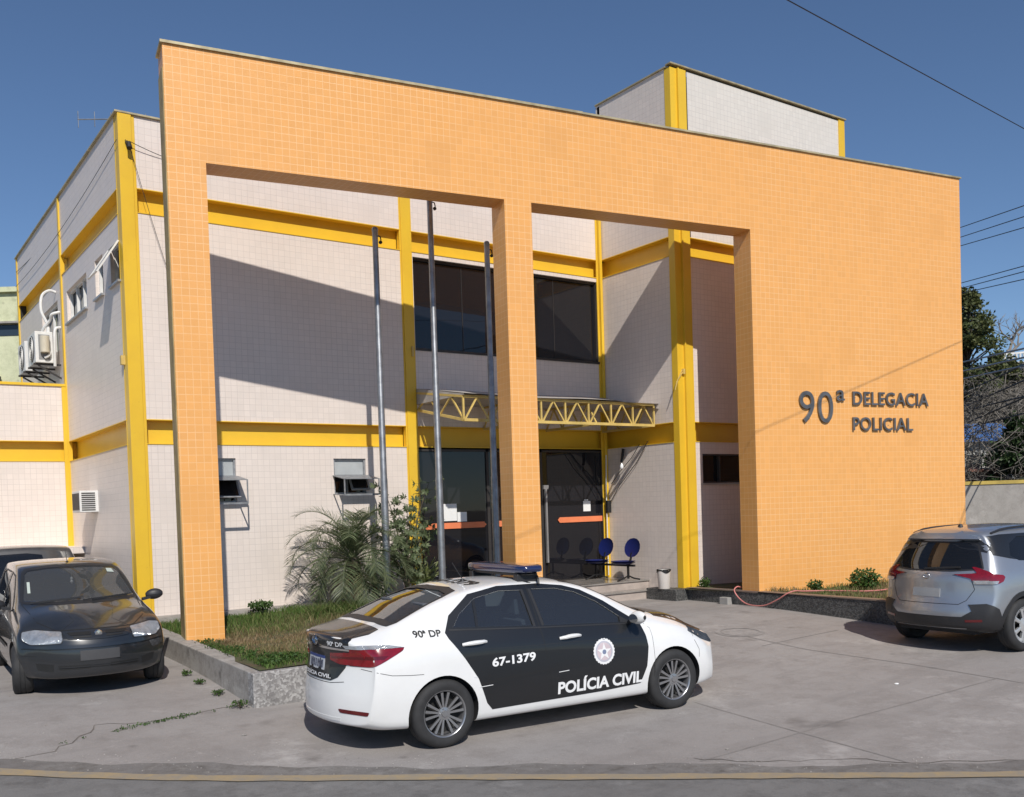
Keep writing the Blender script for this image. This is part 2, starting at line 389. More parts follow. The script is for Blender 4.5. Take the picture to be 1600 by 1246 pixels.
# columns (H sections: front flange, web, thin edge)
def column(x0, x1, y0, y1, z0, z1, parts=()):
    mb = MB(); mb.box(x0, x1, y0, y1, z0, z1)
    for p in parts: mb.box(*p)
    return mb.build('column', M_YEL, bld, bevel=.004)
column(0, .20, -.03, .18, .2, ZP, [(.2, .25, -.008, .1, .2, ZP), (-.004, .02, .18, .215, .2, ZP)])
column(4.83, 5.02, -.025, .15, .2, ZP, [(4.80, 4.83, -.006, .1, .2, ZP), (5.02, 5.05, -.006, .1, .2, ZP)])
column(XI - .075, XI - .01, -.075, -.012, .5, ZP, [(XI - .12, XI - .075, -.015, .01, .5, ZP)])
mb = MB(); mb.box(XI - .005, 9.73, BD, BD + .16, .35, 10.32); mb.box(9.73, 9.93, BD - .03, BD + .14, .35, 10.32); mb.box(9.70, 9.73, BD - .05, BD + .14, .35, 10.32)
mb.build('column', M_YEL, bld, bevel=.004)
column(XE - .2, XE, BD - .02, BD + .2, 7, 10.36)
column(XI - .0, XI + .1, -.12, -.04, 8.2, 10.3)
column(-.03, .05, Y1 - .02, Y1 + .1, .2, ZP); column(-.10, -.03, Y1 - .02, Y1 + .02, 1.2, 4.66); column(-.02, .08, Y2 - .02, Y2 + .1, 4.5, ZP)
# copings
def coping(name, boxes, m=M_COPING):
    mb = MB()
    for q in boxes: mb.box(*q)
    return mb.build(name, m, bld, bevel=.004)
coping('coping', [(-.04, XI, -.04, .16, ZP, ZP + .03), (-.04, .16, .16, Y2 + .12, ZP, ZP + .03)])
coping('coping', [(XI - .03, XE + .03, BD - .05, BD + .1, 10.36, 10.39), (XI - .03, XI + .1, BD + .1, 0, 10.33, 10.36)])
coping('coping', [(-9, -.03, Y1 - .03, Y1 + .12, 4.66, 4.71)], M_YEL)
# left wing: projecting tiled ledge and sockets
mb = MB(); mb.box(-9, .0, 3.62, Y1 - .01, 1.49, 1.61); mb.build('ledge', T_BEIGE, bld)
mb = MB(); mb.box(-9, -.1, 4.52, Y1 - .006, .2, 1.2); mb.build('plinth', T_WHITE, bld)
mb = MB(); mb.box(.2, 4.8, -.35, -.01, .2, .56); mb.box(.05, .2, -.30, -.01, .2, .48); mb.build('plinth', M_KERB, bld)
# upper glazing, right and left sheets
gl = MB(); gl.box(5.06, 9.44, .10, .12, 5.045, 6.70); g = gl.build('window', M_GLASS, bld)
fr = MB()
for x in (6.155, 7.25, 8.345): fr.box(x - .006, x + .006, .092, .10, 5.045, 6.70)
fr.box(5.06, 9.44, .05, .10, 6.655, 6.70); fr.box(5.06, 9.44, -.02, .10, 5.0, 5.045)
fr.box(9.40, 9.44, .04, .10, 5.045, 6.655); fr.box(5.06, 5.08, .04, .10, 5.045, 6.655)
PM['x'] = None
fr.build('frame', M_DARKALU, g)
# entrance glazing
gl = MB(); gl.box(5.05, 9.44, .02, .04, .53, LB0 - .03); g = gl.build('entrance_glazing', M_GLASS, bld)
fr = MB()
for x in (6.55, 7.83): fr.box(x - .03, x + .03, -.005, .02, .53, LB0 - .03)
fr.box(5.05, 9.44, -.005, .02, LB0 - .07, LB0 - .03); fr.box(9.40, 9.44, -.005, .02, .53, LB0 - .07); fr.box(5.05, 9.44, -.005, .02, .53, .58)
fr.build('frame', M_DARKALU, g)
def hexstrip(x0, x1, z, hh=.055, y=.006, point='l'):
    p = [(x0, y, z), (x0 + .05, y, z + hh), (x1, y, z + hh), (x1, y, z - hh), (x0 + .05, y, z - hh)] if point == 'l' else \
        [(x0, y, z + hh), (x1 - .05, y, z + hh), (x1, y, z), (x1 - .05, y, z - hh), (x0, y, z - hh)]
    return MB().prism(p, (0, -.012, 0))
hexstrip(8.22, 9.39, 1.79).build('orange_stripe', M_ORSTR, g); hexstrip(5.07, 6.48, 1.77, point='r').build('orange_stripe', M_ORSTR, g)
hexstrip(6.62, 7.78, 1.77).build('orange_stripe', M_ORSTR, g)
for (x0, x1, z0, z1) in ((8.90, 9.09, 1.95, 2.16), (5.50, 5.83, 1.86, 2.18), (5.84, 6.05, 1.84, 2.02), (8.93, 9.03, 2.17, 2.19)):
    MB().box(x0, x1, .006, -.002 + .018, z0, z1).build('paper_notice', M_PAPER, g)
mb = MB(); mb.box(7.86, 7.98, -.04, .02, 2.42, 2.50); mb.box(7.885, 7.925, -.06, -.01, .95, 2.42); mb.build('door_handle', M_ALU, g)
# window tools
def pane(mb, o, t, n, u0, u1, z0, z1, d):
    o, t, n = Vector(o), Vector(t), Vector(n)
    return mb.obox(o + t * u0 + Vector((0, 0, z0)) - n * d, t * (u1 - u0), -n * .01, Vector((0, 0, z1 - z0)))
def frame_rect(mb, o, t, n, u0, u1, z0, z1, d, w_=.03, th=.03, m=0):
    o, t, n = Vector(o), Vector(t), Vector(n)
    for a, b_, c, e in ((u0, u1, z0, z0 + w_), (u0, u1, z1 - w_, z1), (u0, u0 + w_, z0 + w_, z1 - w_), (u1 - w_, u1, z0 + w_, z1 - w_)):
        mb.obox(o + t * a + Vector((0, 0, c)) - n * d, t * (b_ - a), n * th, Vector((0, 0, e - c)), m)
    return mb
def tilt_sash(mb, mg, o, t, n, u0, u1, z0, z1, ang, hinge=1.0):
    """sash swung outwards about a horizontal axis at the top"""
    o, t, n = Vector(o), Vector(t), Vector(n); h = z1 - z0; dn = Vector((0, 0, -1)) * math.cos(ang) + n * math.sin(ang); nr = n * math.cos(ang) + Vector((0, 0, 1)) * math.sin(ang)
    top = o + t * u0 + Vector((0, 0, z1)); w_ = .03
    W_ = t * (u1 - u0)
    mb.obox(top, W_, dn * w_, nr * .025); mb.obox(top + dn * (h - w_), W_, dn * w_, nr * .025)
    mb.obox(top + dn * w_, t * w_, dn * (h - 2 * w_), nr * .025); mb.obox(top + dn * w_ + W_ - t * w_, t * w_, dn * (h - 2 * w_), nr * .025)
    mg.obox(top + dn * w_ + t * w_ + nr * .008, W_ - t * 2 * w_, dn * (h - 2 * w_), nr * .008)
# left face windows
for k, (a, b_, c, d) in enumerate(hl):
    g = MB(); pane(g, (0, 0, 0), TY, NL, a, b_, c, d, .12); win = g.build('window', M_GLASSB, bld)
    f = MB(); frame_rect(f, (0, 0, 0), TY, NL, a, b_, c, d, .11, .04, .05)
    if k == 0:
        for u in (a + (b_ - a) * .33, a + (b_ - a) * .66): f.obox(Vector((.11, u - .02, c)), (-.05, 0, 0), (0, .04, 0), (0, 0, d - c))
    f.build('frame', M_WHITE, win)
    MB().box(-.05, .16, a - .03, b_ + .03, c - .035, c - .002).build('sill', M_ALU, win)
    if k == 2:
        f = MB(); g2 = MB(); tilt_sash(f, g2, (0, 0, 0), TY, NL, a - .01, b_ + .01, c - .02, d - .03, math.radians(33)); s_ = f.build('open_sash', M_WHITE, win); g2.build('pane', M_GLASSB, s_)
g = MB(); pane(g, (0, 0, 0), TY, NL, 5.15, 6.85, 5.45, 6.42, .12); win = g.build('window', M_GLASSB, bld)
f = MB(); frame_rect(f, (0, 0, 0), TY, NL, 5.15, 6.85, 5.45, 6.42, .11, .04, .05); f.box(.06, .11, 5.98, 6.02, 5.49, 6.38); f.build('frame', M_WHITE, win)
# facade awning windows: fixed upper light, opened lower sash, steel hood
M_STEELW = MAT('weathered_steel_window', (.30, .31, .32), .5, .4, var=.3, vs=12)
for (a, b_, c, d, hood) in ((3.355, 3.967, 2.40, 3.02, 1), (1.02, 1.627, 2.30, 3.02, 1)):
    g = MB(); pane(g, (0, 0, 0), TX, NF, a, b_, c, 2.72, .12); win = g.build('window', M_GLASS, bld)
    MB().box(a + .03, b_ - .03, .06, .07, 2.74, d - .03).build('obscured_pane', MAT('frosted_glass', (.40, .42, .42), .35), win)
    f = MB(); frame_rect(f, (0, 0, 0), TX, NF, a, b_, c, d, .10, .03, .07); f.box(a, b_, .03, .10, 2.70, 2.735); f.box(a + .24, a + .27, .02, .1, c, 2.70)
    f.build('frame', M_STEELW, win)
    f = MB(); hz = 2.70
    f.prism([(a - .03, .01, hz + .035), (a - .03, -.46, hz - .045), (a - .03, -.46, hz - .055), (a - .03, .01, hz + .02)], (b_ - a + .06, 0, 0))
    hd = f.build('hood', M_STEELW, win)
    f = MB(); x = b_ + .02
    for xx in (a - .02, x):
        f.bar((xx, -.45, hz - .05), (xx, -.45, c - .02), .018); f.bar((xx, -.45, c - .02), (xx, .0, c + .0), .018)
    f.bar((a - .02, -.45, c - .02), (x, -.45, c - .02), .03)
    f.build('bracket', M_STEELW, win)
    f = MB(); g2 = MB(); tilt_sash(f, g2, (0, -.01, 0), TX, NF, a + (.26 if a > 3 else 0), b_, c + .03, 2.69, math.radians(28)); s_ = f.build('open_sash', M_STEELW, win); g2.build('pane', M_GLASS, s_)
# block window
g = MB(); pane(g, (0, BD, 0), TX, NF, 10.135, 11.45, 2.43, 3.0, .08); win = g.build('window', M_GLASS, bld)
f = MB(); frame_rect(f, (0, BD, 0), TX, NF, 10.135, 11.45, 2.43, 3.0, .07, .03, .06); f.box(10.60, 10.64, BD + .01, BD + .07, 2.46, 2.97); f.build('frame', M_DARKALU, win)
MB().box(10.10, 11.5, BD - .03, BD + .07, 2.40, 2.428).build('sill', M_ALU, win)
# ---- entrance canopy: corrugated slab carried by yellow trusses
YC = -1.56; X0, X1 = 5.06, 9.46; ZT, ZB = 4.0, 3.59
cb = MB()
def ct(x, y): return 4.30 + (ZT + .025 - 4.30) * (y / (YC - .07)) - .10 * max(0, (x - 8.4) / 1.1) * (y / YC)
n = 40
cb.grid(lambda i, j: (X0 - .02 + (X1 - X0 + .1) * i, (YC - .07) * j, ct(X0 + (X1 - X0) * i, (YC - .07) * j) + .012 * math.sin(i * 9 + j * 2)), n, 8)
cb.grid(lambda i, j: (X0 - .02 + (X1 - X0 + .1) * i, (YC - .07) * (1 - j), ZT + .012 - .0 * j), n, 8)
cb.add([(X0 - .02, 0, ZT + .01), (X0 - .02, YC - .07, ZT + .01), (X0 - .02, YC - .07, ct(X0, YC - .07)), (X0 - .02, 0, 4.3)], [(0, 3, 2, 1)])
cb.build('canopy', MAT('canopy_sheet', (.42, .39, .36), .6, var=.25, vs=3, obj=False), bld)
tr = MB(); R1 = .017
tr.bar((X0, YC, ZT - .01), (X1, YC, ZT - .01), .05, .045); tr.bar((X0, YC, ZB), (X1, YC, ZB), .05, .05)
nb = 8; dx = (X1 - X0) / nb
for i in range(nb):
    a = X0 + dx * i; tr.bar((a + .02, YC, ZB), (a + dx / 2, YC, ZT - .02), .026); tr.bar((a + dx / 2 + .0, YC + .001, ZT - .02), (a + dx - .02, YC + .001, ZB), .026)
    tr.bar((a, YC + .002, ZB), (a, YC + .002, ZT - .02), .03)
tr.bar((X1, YC, ZB), (X1, YC, ZT - .02), .03)
tr.build('canopy_truss', M_YEL2, bld)
for xx in (X0, 6.5, 8.0, X1):
    tr = MB(); tr.bar((xx, -.0, ZT + (.22 if xx == X0 else 0)), (xx, YC, ZT - .01), .045, .04); tr.bar((xx, 0, ZB + .32 if xx == X0 else ZB), (xx, YC, ZB), .045, .045)
    for k in range(3 if xx != X0 else 2):
        m_ = 3 if xx != X0 else 2; a = YC * k / m_; c = YC * (k + 1) / m_; zb = lambda y: ZB + (.32 * (1 - y / YC) if xx == X0 else 0); zt = lambda y: ZT - .02 + (.2 * (1 - y / YC) if xx == X0 else 0)
        tr.bar((xx, a, zb(a)), (xx, (a + c) / 2, zt((a + c) / 2)), .026); tr.bar((xx + .001, (a + c) / 2, zt((a + c) / 2)), (xx + .001, c, zb(c)), .026)
    tr.build('canopy_truss', M_YEL2, bld)
# ---- entrance steps
M_STEP = MAT('pinkish_stone_step', (.42, .36, .32), .5, var=.15, vs=6, obj=False)
mb = MB(); mb.box(4.95, 9.53, -1.21, -.0, .1, .53); mb.box(4.7, 9.53, -1.50, -1.21, .0, .36); mb.build('entrance_steps', M_STEP, bld, bevel=.006)
mb = MB(); mb.box(4.9, 9.535, -1.235, -.01, .53, .556); mb.box(4.66, 9.535, -1.53, -1.20, .36, .385); mb.build('stair_tread', MAT('polished_grey_step', (.26, .24, .22), .22, var=.25, vs=3, obj=False), bld)
# downpipe, fixtures on the return wall
mb = MB(); mb.tube([(XI - .13, -.16, 3.1), (XI - .14, -.15, 2.5), (XI - .12, -.12, 2.2), (XI - .12, -.12, .6)], .012, 6); mb.build('conduit', M_WHITE, bld)
mb = MB(); mb.box(XI - .14, XI - .04, -.18, -.10, 1.9, 2.16); mb.build('junction_box', M_BLACK, bld, bevel=.01)
mb = MB(); mb.tube([(XI - .06, -.62, 3.20), (XI - .08, -.60, 3.0), (XI - .10, -.6, 2.93)], .03, 8)
mb.tube([(XI - .06, -1.35, 3.30), (XI - .05, -1.0, 2.9), (XI - .05, -.45, 2.45), (XI - .06, -.16, 2.1)], .008, 5)
mb.tube([(XI - .06, -1.1, 3.25), (XI - .05, -.85, 3.0), (XI - .05, -.5, 2.75), (XI - .06, -.22, 2.5)], .007, 5); mb.build('lamp_holder', M_BLACK, bld)
mb = MB(); mb.lathe([(.001, -.07), (.03, -.06), (.04, -.03), (.035, 0), (.02, .03), (.015, .05)], 12, (XI - .10, -.6, 2.86)); mb.build('light_bulb', MAT('white_glass_bulb', (.85, .85, .85), .2), bld, smooth=True)
mb = MB(); mb.box(4.955, 4.995, -.05, -.02, 4.88, 5.06); mb.build('bracket', M_YEL2, bld)
mb = MB(); mb.tube([(.12, -.04, 7.82), (.13, -.12, 7.78), (.13, -.15, 7.70)], [.03, .035, .045], 8); mb.build('insulator', M_BLACK, bld)
mb = MB(); mb.box(9.63, 9.68, BD - .05, BD, 4.52, 4.62); mb.tube([(9.62, BD - .03, 4.6), (9.45, BD - .04, 4.35), (9.40, BD - .04, 4.2), (9.50, BD - .03, 4.4), (9.63, BD - .03, 4.55)], .008, 5); mb.build('bracket', M_YEL2, bld)
mb = MB(); mb.box(-.06, 0, .11, .19, 4.46, 4.60); mb.build('bracket', M_YEL2, bld)
# ------------------------------------------------------------------ orange portal frame
FO = Vector((-.024, -2.559, 0)); FC, FS = .98735, -.15854; FT = Vector((FC, FS, 0)); FN = Vector((-FS, FC, 0))   # FN points back
U1, U2, U3, U4, U5 = .495, 4.882, 5.344, 9.619, 14.865; HF, ZS, TH = 8.26, 6.771, .457
portal = thing('portal_frame', 'tall orange tiled portal frame standing in front of the beige facade', 'wall', tuple(FO + FT * 7))
def FP(u, z, d=0): return tuple(FO + FT * u + FN * d + Vector((0, 0, z)))
def fbox(mb, u0, u1, d0, d1, z0, z1, m=0):
    return mb.obox(FP(u0, z0, d0), FT * (u1 - u0), FN * (d1 - d0), Vector((0, 0, z1 - z0)), m)
mb = MB()
outline = [(0, .1), (U1, .1), (U1, ZS), (U2, ZS), (U2, .1), (U3, .1), (U3, ZS), (U4, ZS), (U4, .1), (U5, .1), (U5, HF), (0, HF)]
for d, rev in ((0, 0), (TH, 1)):
    for (a, b_, c, e) in ((0, U1, .1, ZS), (U2, U3, .1, ZS), (U4, U5, .1, ZS), (0, U1, ZS, HF), (U1, U2, ZS, HF), (U2, U3, ZS, HF), (U3, U4, ZS, HF), (U4, U5, ZS, HF)):
        q = [FP(a, c, d), FP(b_, c, d), FP(b_, e, d), FP(a, e, d)]; mb.add(q[::-1] if rev else q, [(0, 1, 2, 3)])
for i in range(len(outline)):
    (a, c), (b_, e) = outline[i], outline[(i + 1) % len(outline)]
    q = [FP(a, c), FP(a, c, TH), FP(b_, e, TH), FP(b_, e)]; mb.add(q, [(0, 1, 2, 3)])
mb.build('tiled_wall', T_ORANGE, portal)
mb = MB(); fbox(mb, -.03, 6.3, -.03, TH + .03, HF, HF + .035); fbox(mb, 6.3, U5 + .03, -.03, TH + .03, HF - .002, HF + .028); mb.build('coping', M_COPING, portal)
mb = MB(); fbox(mb, -.012, 0, .02, TH - .02, .3, HF - .3); mb.build('end_strip', MAT('shaded_end_brown', (.36, .27, .12), .7, var=.3, vs=3, obj=False), portal)  # darker brown puts the unlit look of the end face into its colour
# ---- sign lettering
def text_mesh(txt, bold=.02, ext=.0, res=6, space=1.0):
    cu = bpy.data.curves.new('t', 'FONT'); cu.body = txt; cu.size = 1; cu.offset = bold; cu.extrude = ext; cu.resolution_u = res; cu.space_character = space
    ob = bpy.data.objects.new('t', cu); COL.objects.link(ob); bpy.context.view_layer.update()
    dg = bpy.context.evaluated_depsgraph_get(); me = bpy.data.meshes.new_from_object(ob.evaluated_get(dg))
    bpy.data.objects.remove(ob); V = np.array([v.co[:] for v in me.vertices]); F = [tuple(p.vertices) for p in me.polygons]
    bpy.data.meshes.remove(me)
    V[:, 0] -= V[:, 0].min(); V[:, 1] -= V[:, 1].min() if not any(ch in txt for ch in ',Q') else 0
    return V, F
M_SIGN = MAT('dark_steel_letters', (.20, .20, .205), .42, .7, var=.3, vs=5)
sign = thing('lettering_sign', 'raised dark steel letters reading 90a DELEGACIA POLICIAL on the orange wall', 'sign', FP(12, 3.7))
def sign_word(txt, u0, u1, z0, z1, name='letter', bold=.012):
    V, F = text_mesh(txt, bold, .5, space=1.06); w_, h_ = V[:, 0].max(), V[:, 1].max()
    # split into loose letters
    par = list(range(len(V)))
    def fd(a):
        while par[a] != a: par[a] = par[par[a]]; a = par[a]
        return a
    for f in F:
        for k in f[1:]: par[fd(k)] = fd(f[0])
    gr = {}
    for f in F: gr.setdefault(fd(f[0]), []).append(f)
    for fs in gr.values():
        idx = sorted({i for f in fs for i in f}); mp = {i: k for k, i in enumerate(idx)}
        vs = []
        for i in idx:
            x, y, z = V[i]; vs.append(FP(u0 + (u1 - u0) * x / w_, z0 + (z1 - z0) * y / h_, -.012 - .03 * (z + .5)))
        m_ = MB().add(vs, [tuple(mp[i] for i in f) for f in fs])
        for t_ in range(2):                                            # stand-off studs
            q = sum((Vector(v) for v in vs), Vector()) / len(vs)
        m_.build(name, M_SIGN, sign)
sign_word('90', 10.613, 11.40, 3.43, 3.995, bold=-.004)
sign_word('a', 11.50, 11.69, 3.83, 4.03, bold=.008)
sign_word('DELEGACIA', 11.895, 13.85, 3.765, 4.015, bold=.008)
sign_word('POLICIAL', 11.885, 13.42, 3.293, 3.54, bold=.008)
mb = MB()
for u, z in ((10.8, 3.9), (11.2, 3.9), (10.85, 3.5), (11.25, 3.5), (11.97, 3.9), (12.3, 3.8), (12.8, 3.9), (13.3, 3.8), (13.7, 3.85), (11.93, 3.45), (12.4, 3.4), (12.8, 3.4), (13.3, 3.35)):
    mb.tube([FP(u, z, -.02), FP(u, z, .0)], .006, 6)
mb.build('mounting_pin', M_SIGN, sign)
# ------------------------------------------------------------------ planters
bedL = thing('raised_planter', 'grey granite-faced raised planter with patchy grass at the foot of the left portal pillar', 'planter', (1.5, -4, .1))
bx0, bx1, by0, by1 = -.16, 4.62, -5.42, -.36
def topL(x, y): return .37 + .115 * (y - by0) / 3.9
mb = MB(); wd_ = .22
def wallseg(mb, p, q, thick, zt0, zt1, m=0, base=-.2):
    p, q = Vector((*p, 0)), Vector((*q, 0)); d = (q - p).normalized(); nn = Vector((-d.y, d.x, 0)) * thick
    a = [p, q, q + nn, p + nn]; zs = [zt0, zt1, zt1, zt0]
    mb.add([(v.x, v.y, base) for v in a] + [(v.x, v.y, z) for v, z in zip(a, zs)], [(3, 2, 1, 0), (4, 5, 6, 7), (0, 1, 5, 4), (1, 2, 6, 5), (2, 3, 7, 6), (3, 0, 4, 7)], m)
wallseg(mb, (bx0, by0 + .012), (bx0, -.3), -wd_, topL(0, by0), topL(0, -.3)); mb.build('side_wall', M_KERB, bedL, bevel=.012)
mb = MB(); wallseg(mb, (bx0 - .012, by0), (bx1, by0 + .05), .16, topL(0, by0) + .004, topL(0, by0) + .02); mb.build('front_wall', M_GGRAN, bedL, bevel=.01)
mb = MB(); wallseg(mb, (bx1, by0 + .2), (bx1, -1.55), .14, .42, .5); mb.build('side_wall', M_GGRAN, bedL, bevel=.01)
def soilL(x, y): return topL(x, y) - .03 + .05 * math.sin(x * 1.3 + 1) * math.sin(y * .9) + .015 * math.sin(x * 5) * math.cos(y * 4.4)
mb = MB(); mb.grid(lambda i, j: (bx0 + .1 + (bx1 - bx0 - .15) * i, by0 + .1 + (by1 - by0) * j, soilL(bx0 + .1 + (bx1 - bx0 - .15) * i, by0 + .1 + (by1 - by0) * j)), 60, 60)
def SOIL():
    m, nt, b = NEW('dry_soil_and_thatch'); co = geo(nt)
    c = mixc(nt, ramp(nt, noise(nt, 2.5, 8, .7, co), .4, .6), (.16, .115, .065), (.10, .13, .04)); c = mixc(nt, ramp(nt, noise(nt, 40, 4, .7, co), .3, .7), mixc(nt, .6, c, (.03, .025, .015)), c)
    nt.links.new(c, b.inputs['Base Color']); b.inputs['Roughness'].default_value = .95; bump(nt, b, noise(nt, 50, 5, .7, co), 1, .02); return m
M_SOIL = SOIL(); mb.build('soil', M_SOIL, bedL, smooth=True)
bedR = thing('raised_planter', 'low dark granite planter kerb with weeds along the foot of the orange right wall', 'planter', (9.6, -4, .2))
GP0, GP1, GP2 = (9.50, -2.30), (9.42, -4.1), (9.25, -6.9)
mb = MB(); wallseg(mb, GP1, GP0, -.14, .44, .42, base=0); wallseg(mb, GP2, GP1, -.14, .46, .44, base=0); wallseg(mb, (15.6, -7.05), (9.4, -6.9), -.14, .45, .46, base=0); mb.build('kerb_wall', M_DGRAN, bedR, bevel=.006)
mb = MB(); wallseg(mb, (GP2[0] - .015, GP2[1]), (GP1[0] - .015, GP1[1]), -.18, .485, .465, base=.458); wallseg(mb, (GP1[0] - .015, GP1[1]), (GP0[0] - .015, GP0[1]), -.18, .465, .445, base=.438); mb.build('kerb_cap', MAT('brown_stone_cap', (.20, .15, .12), .5, obj=False), bedR)
def soilR(x, y): return .44 + .012 * math.sin(x * 3 + y * 2)
mb = MB(); mb.grid(lambda i, j: (9.42 + 6 * i, -6.88 + 4.9 * j, soilR(9.42 + 6 * i, -7.0 + 5.1 * j) - .01), 40, 40); mb.build('soil', M_SOIL, bedR, smooth=True)
curb = MB().box(9.18, 9.525, -2.32, -1.51, .0, .42).build('granite_block', M_DGRAN, None, bevel=.006)
props(curb, 'dark granite block beside the entrance steps under the white bin', 'kerb block')
eb = MB().box(9.30, 9.42, -3.50, -3.30, .1, .33).build('utility_box', MAT('weathered_grey_box', (.34, .33, .31), .7), None, bevel=.01)
props(eb, 'small grey utility box fixed to the dark granite kerb', 'utility box')
# ------------------------------------------------------------------ cars
def PAINT(name, col, coat=1., rough=.45, metal=0., dust=.0, flake=0):
    m, nt, b = NEW(name); co = obj_co(nt)
    c = mixc(nt, ramp(nt, noise(nt, 2.2, 6, .65, co), .35, .75), tuple(col), tuple(x * .93 for x in col))
    if dust:
        g = nt.nodes.new('ShaderNodeNewGeometry'); sx = nt.nodes.new('ShaderNodeSeparateXYZ'); nt.links.new(g.outputs['Normal'], sx.inputs[0])
        up = ramp(nt, sx.outputs[2], .2, 1.); mm = nt.nodes.new('ShaderNodeMath'); mm.operation = 'MULTIPLY'; nt.links.new(up, mm.inputs[0]); nt.links.new(ramp(nt, noise(nt, 4, 7, .7, co), .25, .8), mm.inputs[1])
        m2 = nt.nodes.new('ShaderNodeMath'); m2.operation = 'MULTIPLY'; m2.inputs[1].default_value = dust; nt.links.new(mm.outputs[0], m2.inputs[0])
        c = mixc(nt, m2.outputs[0], c, (.17, .16, .15))
    nt.links.new(c, b.inputs['Base Color']); b.inputs['Roughness'].default_value = rough; b.inputs['Metallic'].default_value = metal
    b.inputs['Coat Weight'].default_value = coat; b.inputs['Coat Roughness'].default_value = .05
    return m
def CGLASS(name, tint, ior=1.5, rough=.0, dirt=.05):
    m = bpy.data.materials.new(name); m.use_nodes = True; nt = m.node_tree; nt.nodes.clear()
    out = nt.nodes.new('ShaderNodeOutputMaterial'); mx = nt.nodes.new('ShaderNodeMixShader'); tr = nt.nodes.new('ShaderNodeBsdfTransparent'); gl = nt.nodes.new('ShaderNodeBsdfGlossy')
    fr = nt.nodes.new('ShaderNodeFresnel'); fr.inputs[0].default_value = ior; tr.inputs[0].default_value = (*tint, 1); gl.inputs['Roughness'].default_value = rough; gl.inputs[0].default_value = (.95, .97, 1, 1)
    nt.links.new(fr.outputs[0], mx.inputs[0]); df = nt.nodes.new('ShaderNodeBsdfDiffuse'); df.inputs[0].default_value = (.45, .46, .46, 1); m1 = nt.nodes.new('ShaderNodeMixShader'); m1.inputs[0].default_value = dirt; nt.links.new(tr.outputs[0], m1.inputs[1]); nt.links.new(df.outputs[0], m1.inputs[2]); nt.links.new(m1.outputs[0], mx.inputs[1]); nt.links.new(gl.outputs[0], mx.inputs[2]); nt.links.new(mx.outputs[0], out.inputs[0]); return m
C_WHITE = PAINT('white_car_paint', (.80, .80, .79)); C_BLACKP = PAINT('black_car_wrap', (.010, .011, .013), .55, .4)
C_GREY = PAINT('dusty_dark_grey_paint', (.016, .018, .021), 1., .3, dust=.14); C_SILVER = PAINT('silver_car_paint', (.44, .46, .49), 1., .35, .75)
C_NAVY = PAINT('black_car_paint', (.012, .012, .014), .8, .4, dust=.9)
C_PLAST = MAT('black_plastic_trim', (.022, .022, .024), .5, var=.2)
C_CHROME = MAT('chrome', (.75, .75, .76), .12, 1., var=.03)
C_GLASS = CGLASS('tinted_car_glass', (.46, .53, .56), 2.0, dirt=.045); C_GLASSD = CGLASS('dark_car_glass', (.10, .10, .11), 1.6, dirt=.02); C_WIND = CGLASS('windscreen_glass', (.45, .47, .48), 1.5, dirt=.11)
C_REDL = MAT('red_lamp_lens', (.20, .003, .008), .12, 0, .6, var=.25, vs=18, coat=1); C_REDD = MAT('dark_red_lens', (.11, .003, .006), .12, var=.1, coat=1)
C_CLEAR = MAT('clear_lamp_lens', (.60, .62, .64), .12, .5, var=.3, vs=10, coat=1)
def flute(m):
    nt = m.node_tree; b = nt.nodes['Principled BSDF']; w = nt.nodes.new('ShaderNodeTexWave'); w.inputs['Scale'].default_value = 28; w.bands_direction = 'Y'; w.inputs['Distortion'].default_value = .3; nt.links.new(obj_co(nt), w.inputs['Vector']); bump(nt, b, w.outputs['Fac'], .8, .01)
flute(C_CLEAR); C_HEAD = MAT('smoked_headlamp', (.06, .07, .085), .5, .0, .0, var=.5, vs=14); C_REFL = MAT('lamp_reflector', (.85, .86, .88), .05, 1., var=.05)
C_TYRE = MAT('tyre_rubber', (.026, .026, .027), .75, var=.3, vs=8, bs_=.2, bscale=80); C_RIM = MAT('grey_alloy', (.36, .36, .37), .3, .75, var=.1); C_RIMS = MAT('silver_hubcap', (.55, .55, .55), .35, .6, var=.15)
C_DISC = MAT('brake_shadow_metal', (.03, .03, .03), .6, .5); C_SEAT = MAT('grey_seat_fabric', (.09, .10, .115), .8); C_SKIN = MAT('cabin_lining', (.20, .20, .20), .8)
C_STK = MAT('white_vinyl_lettering', (.80, .80, .80), .5, var=.03); C_STKB = MAT('black_vinyl_lettering', (.02, .02, .02), .5)
def itp(c, x): return float(np.interp(x, [p[0] for p in c], [p[1] for p in c]))
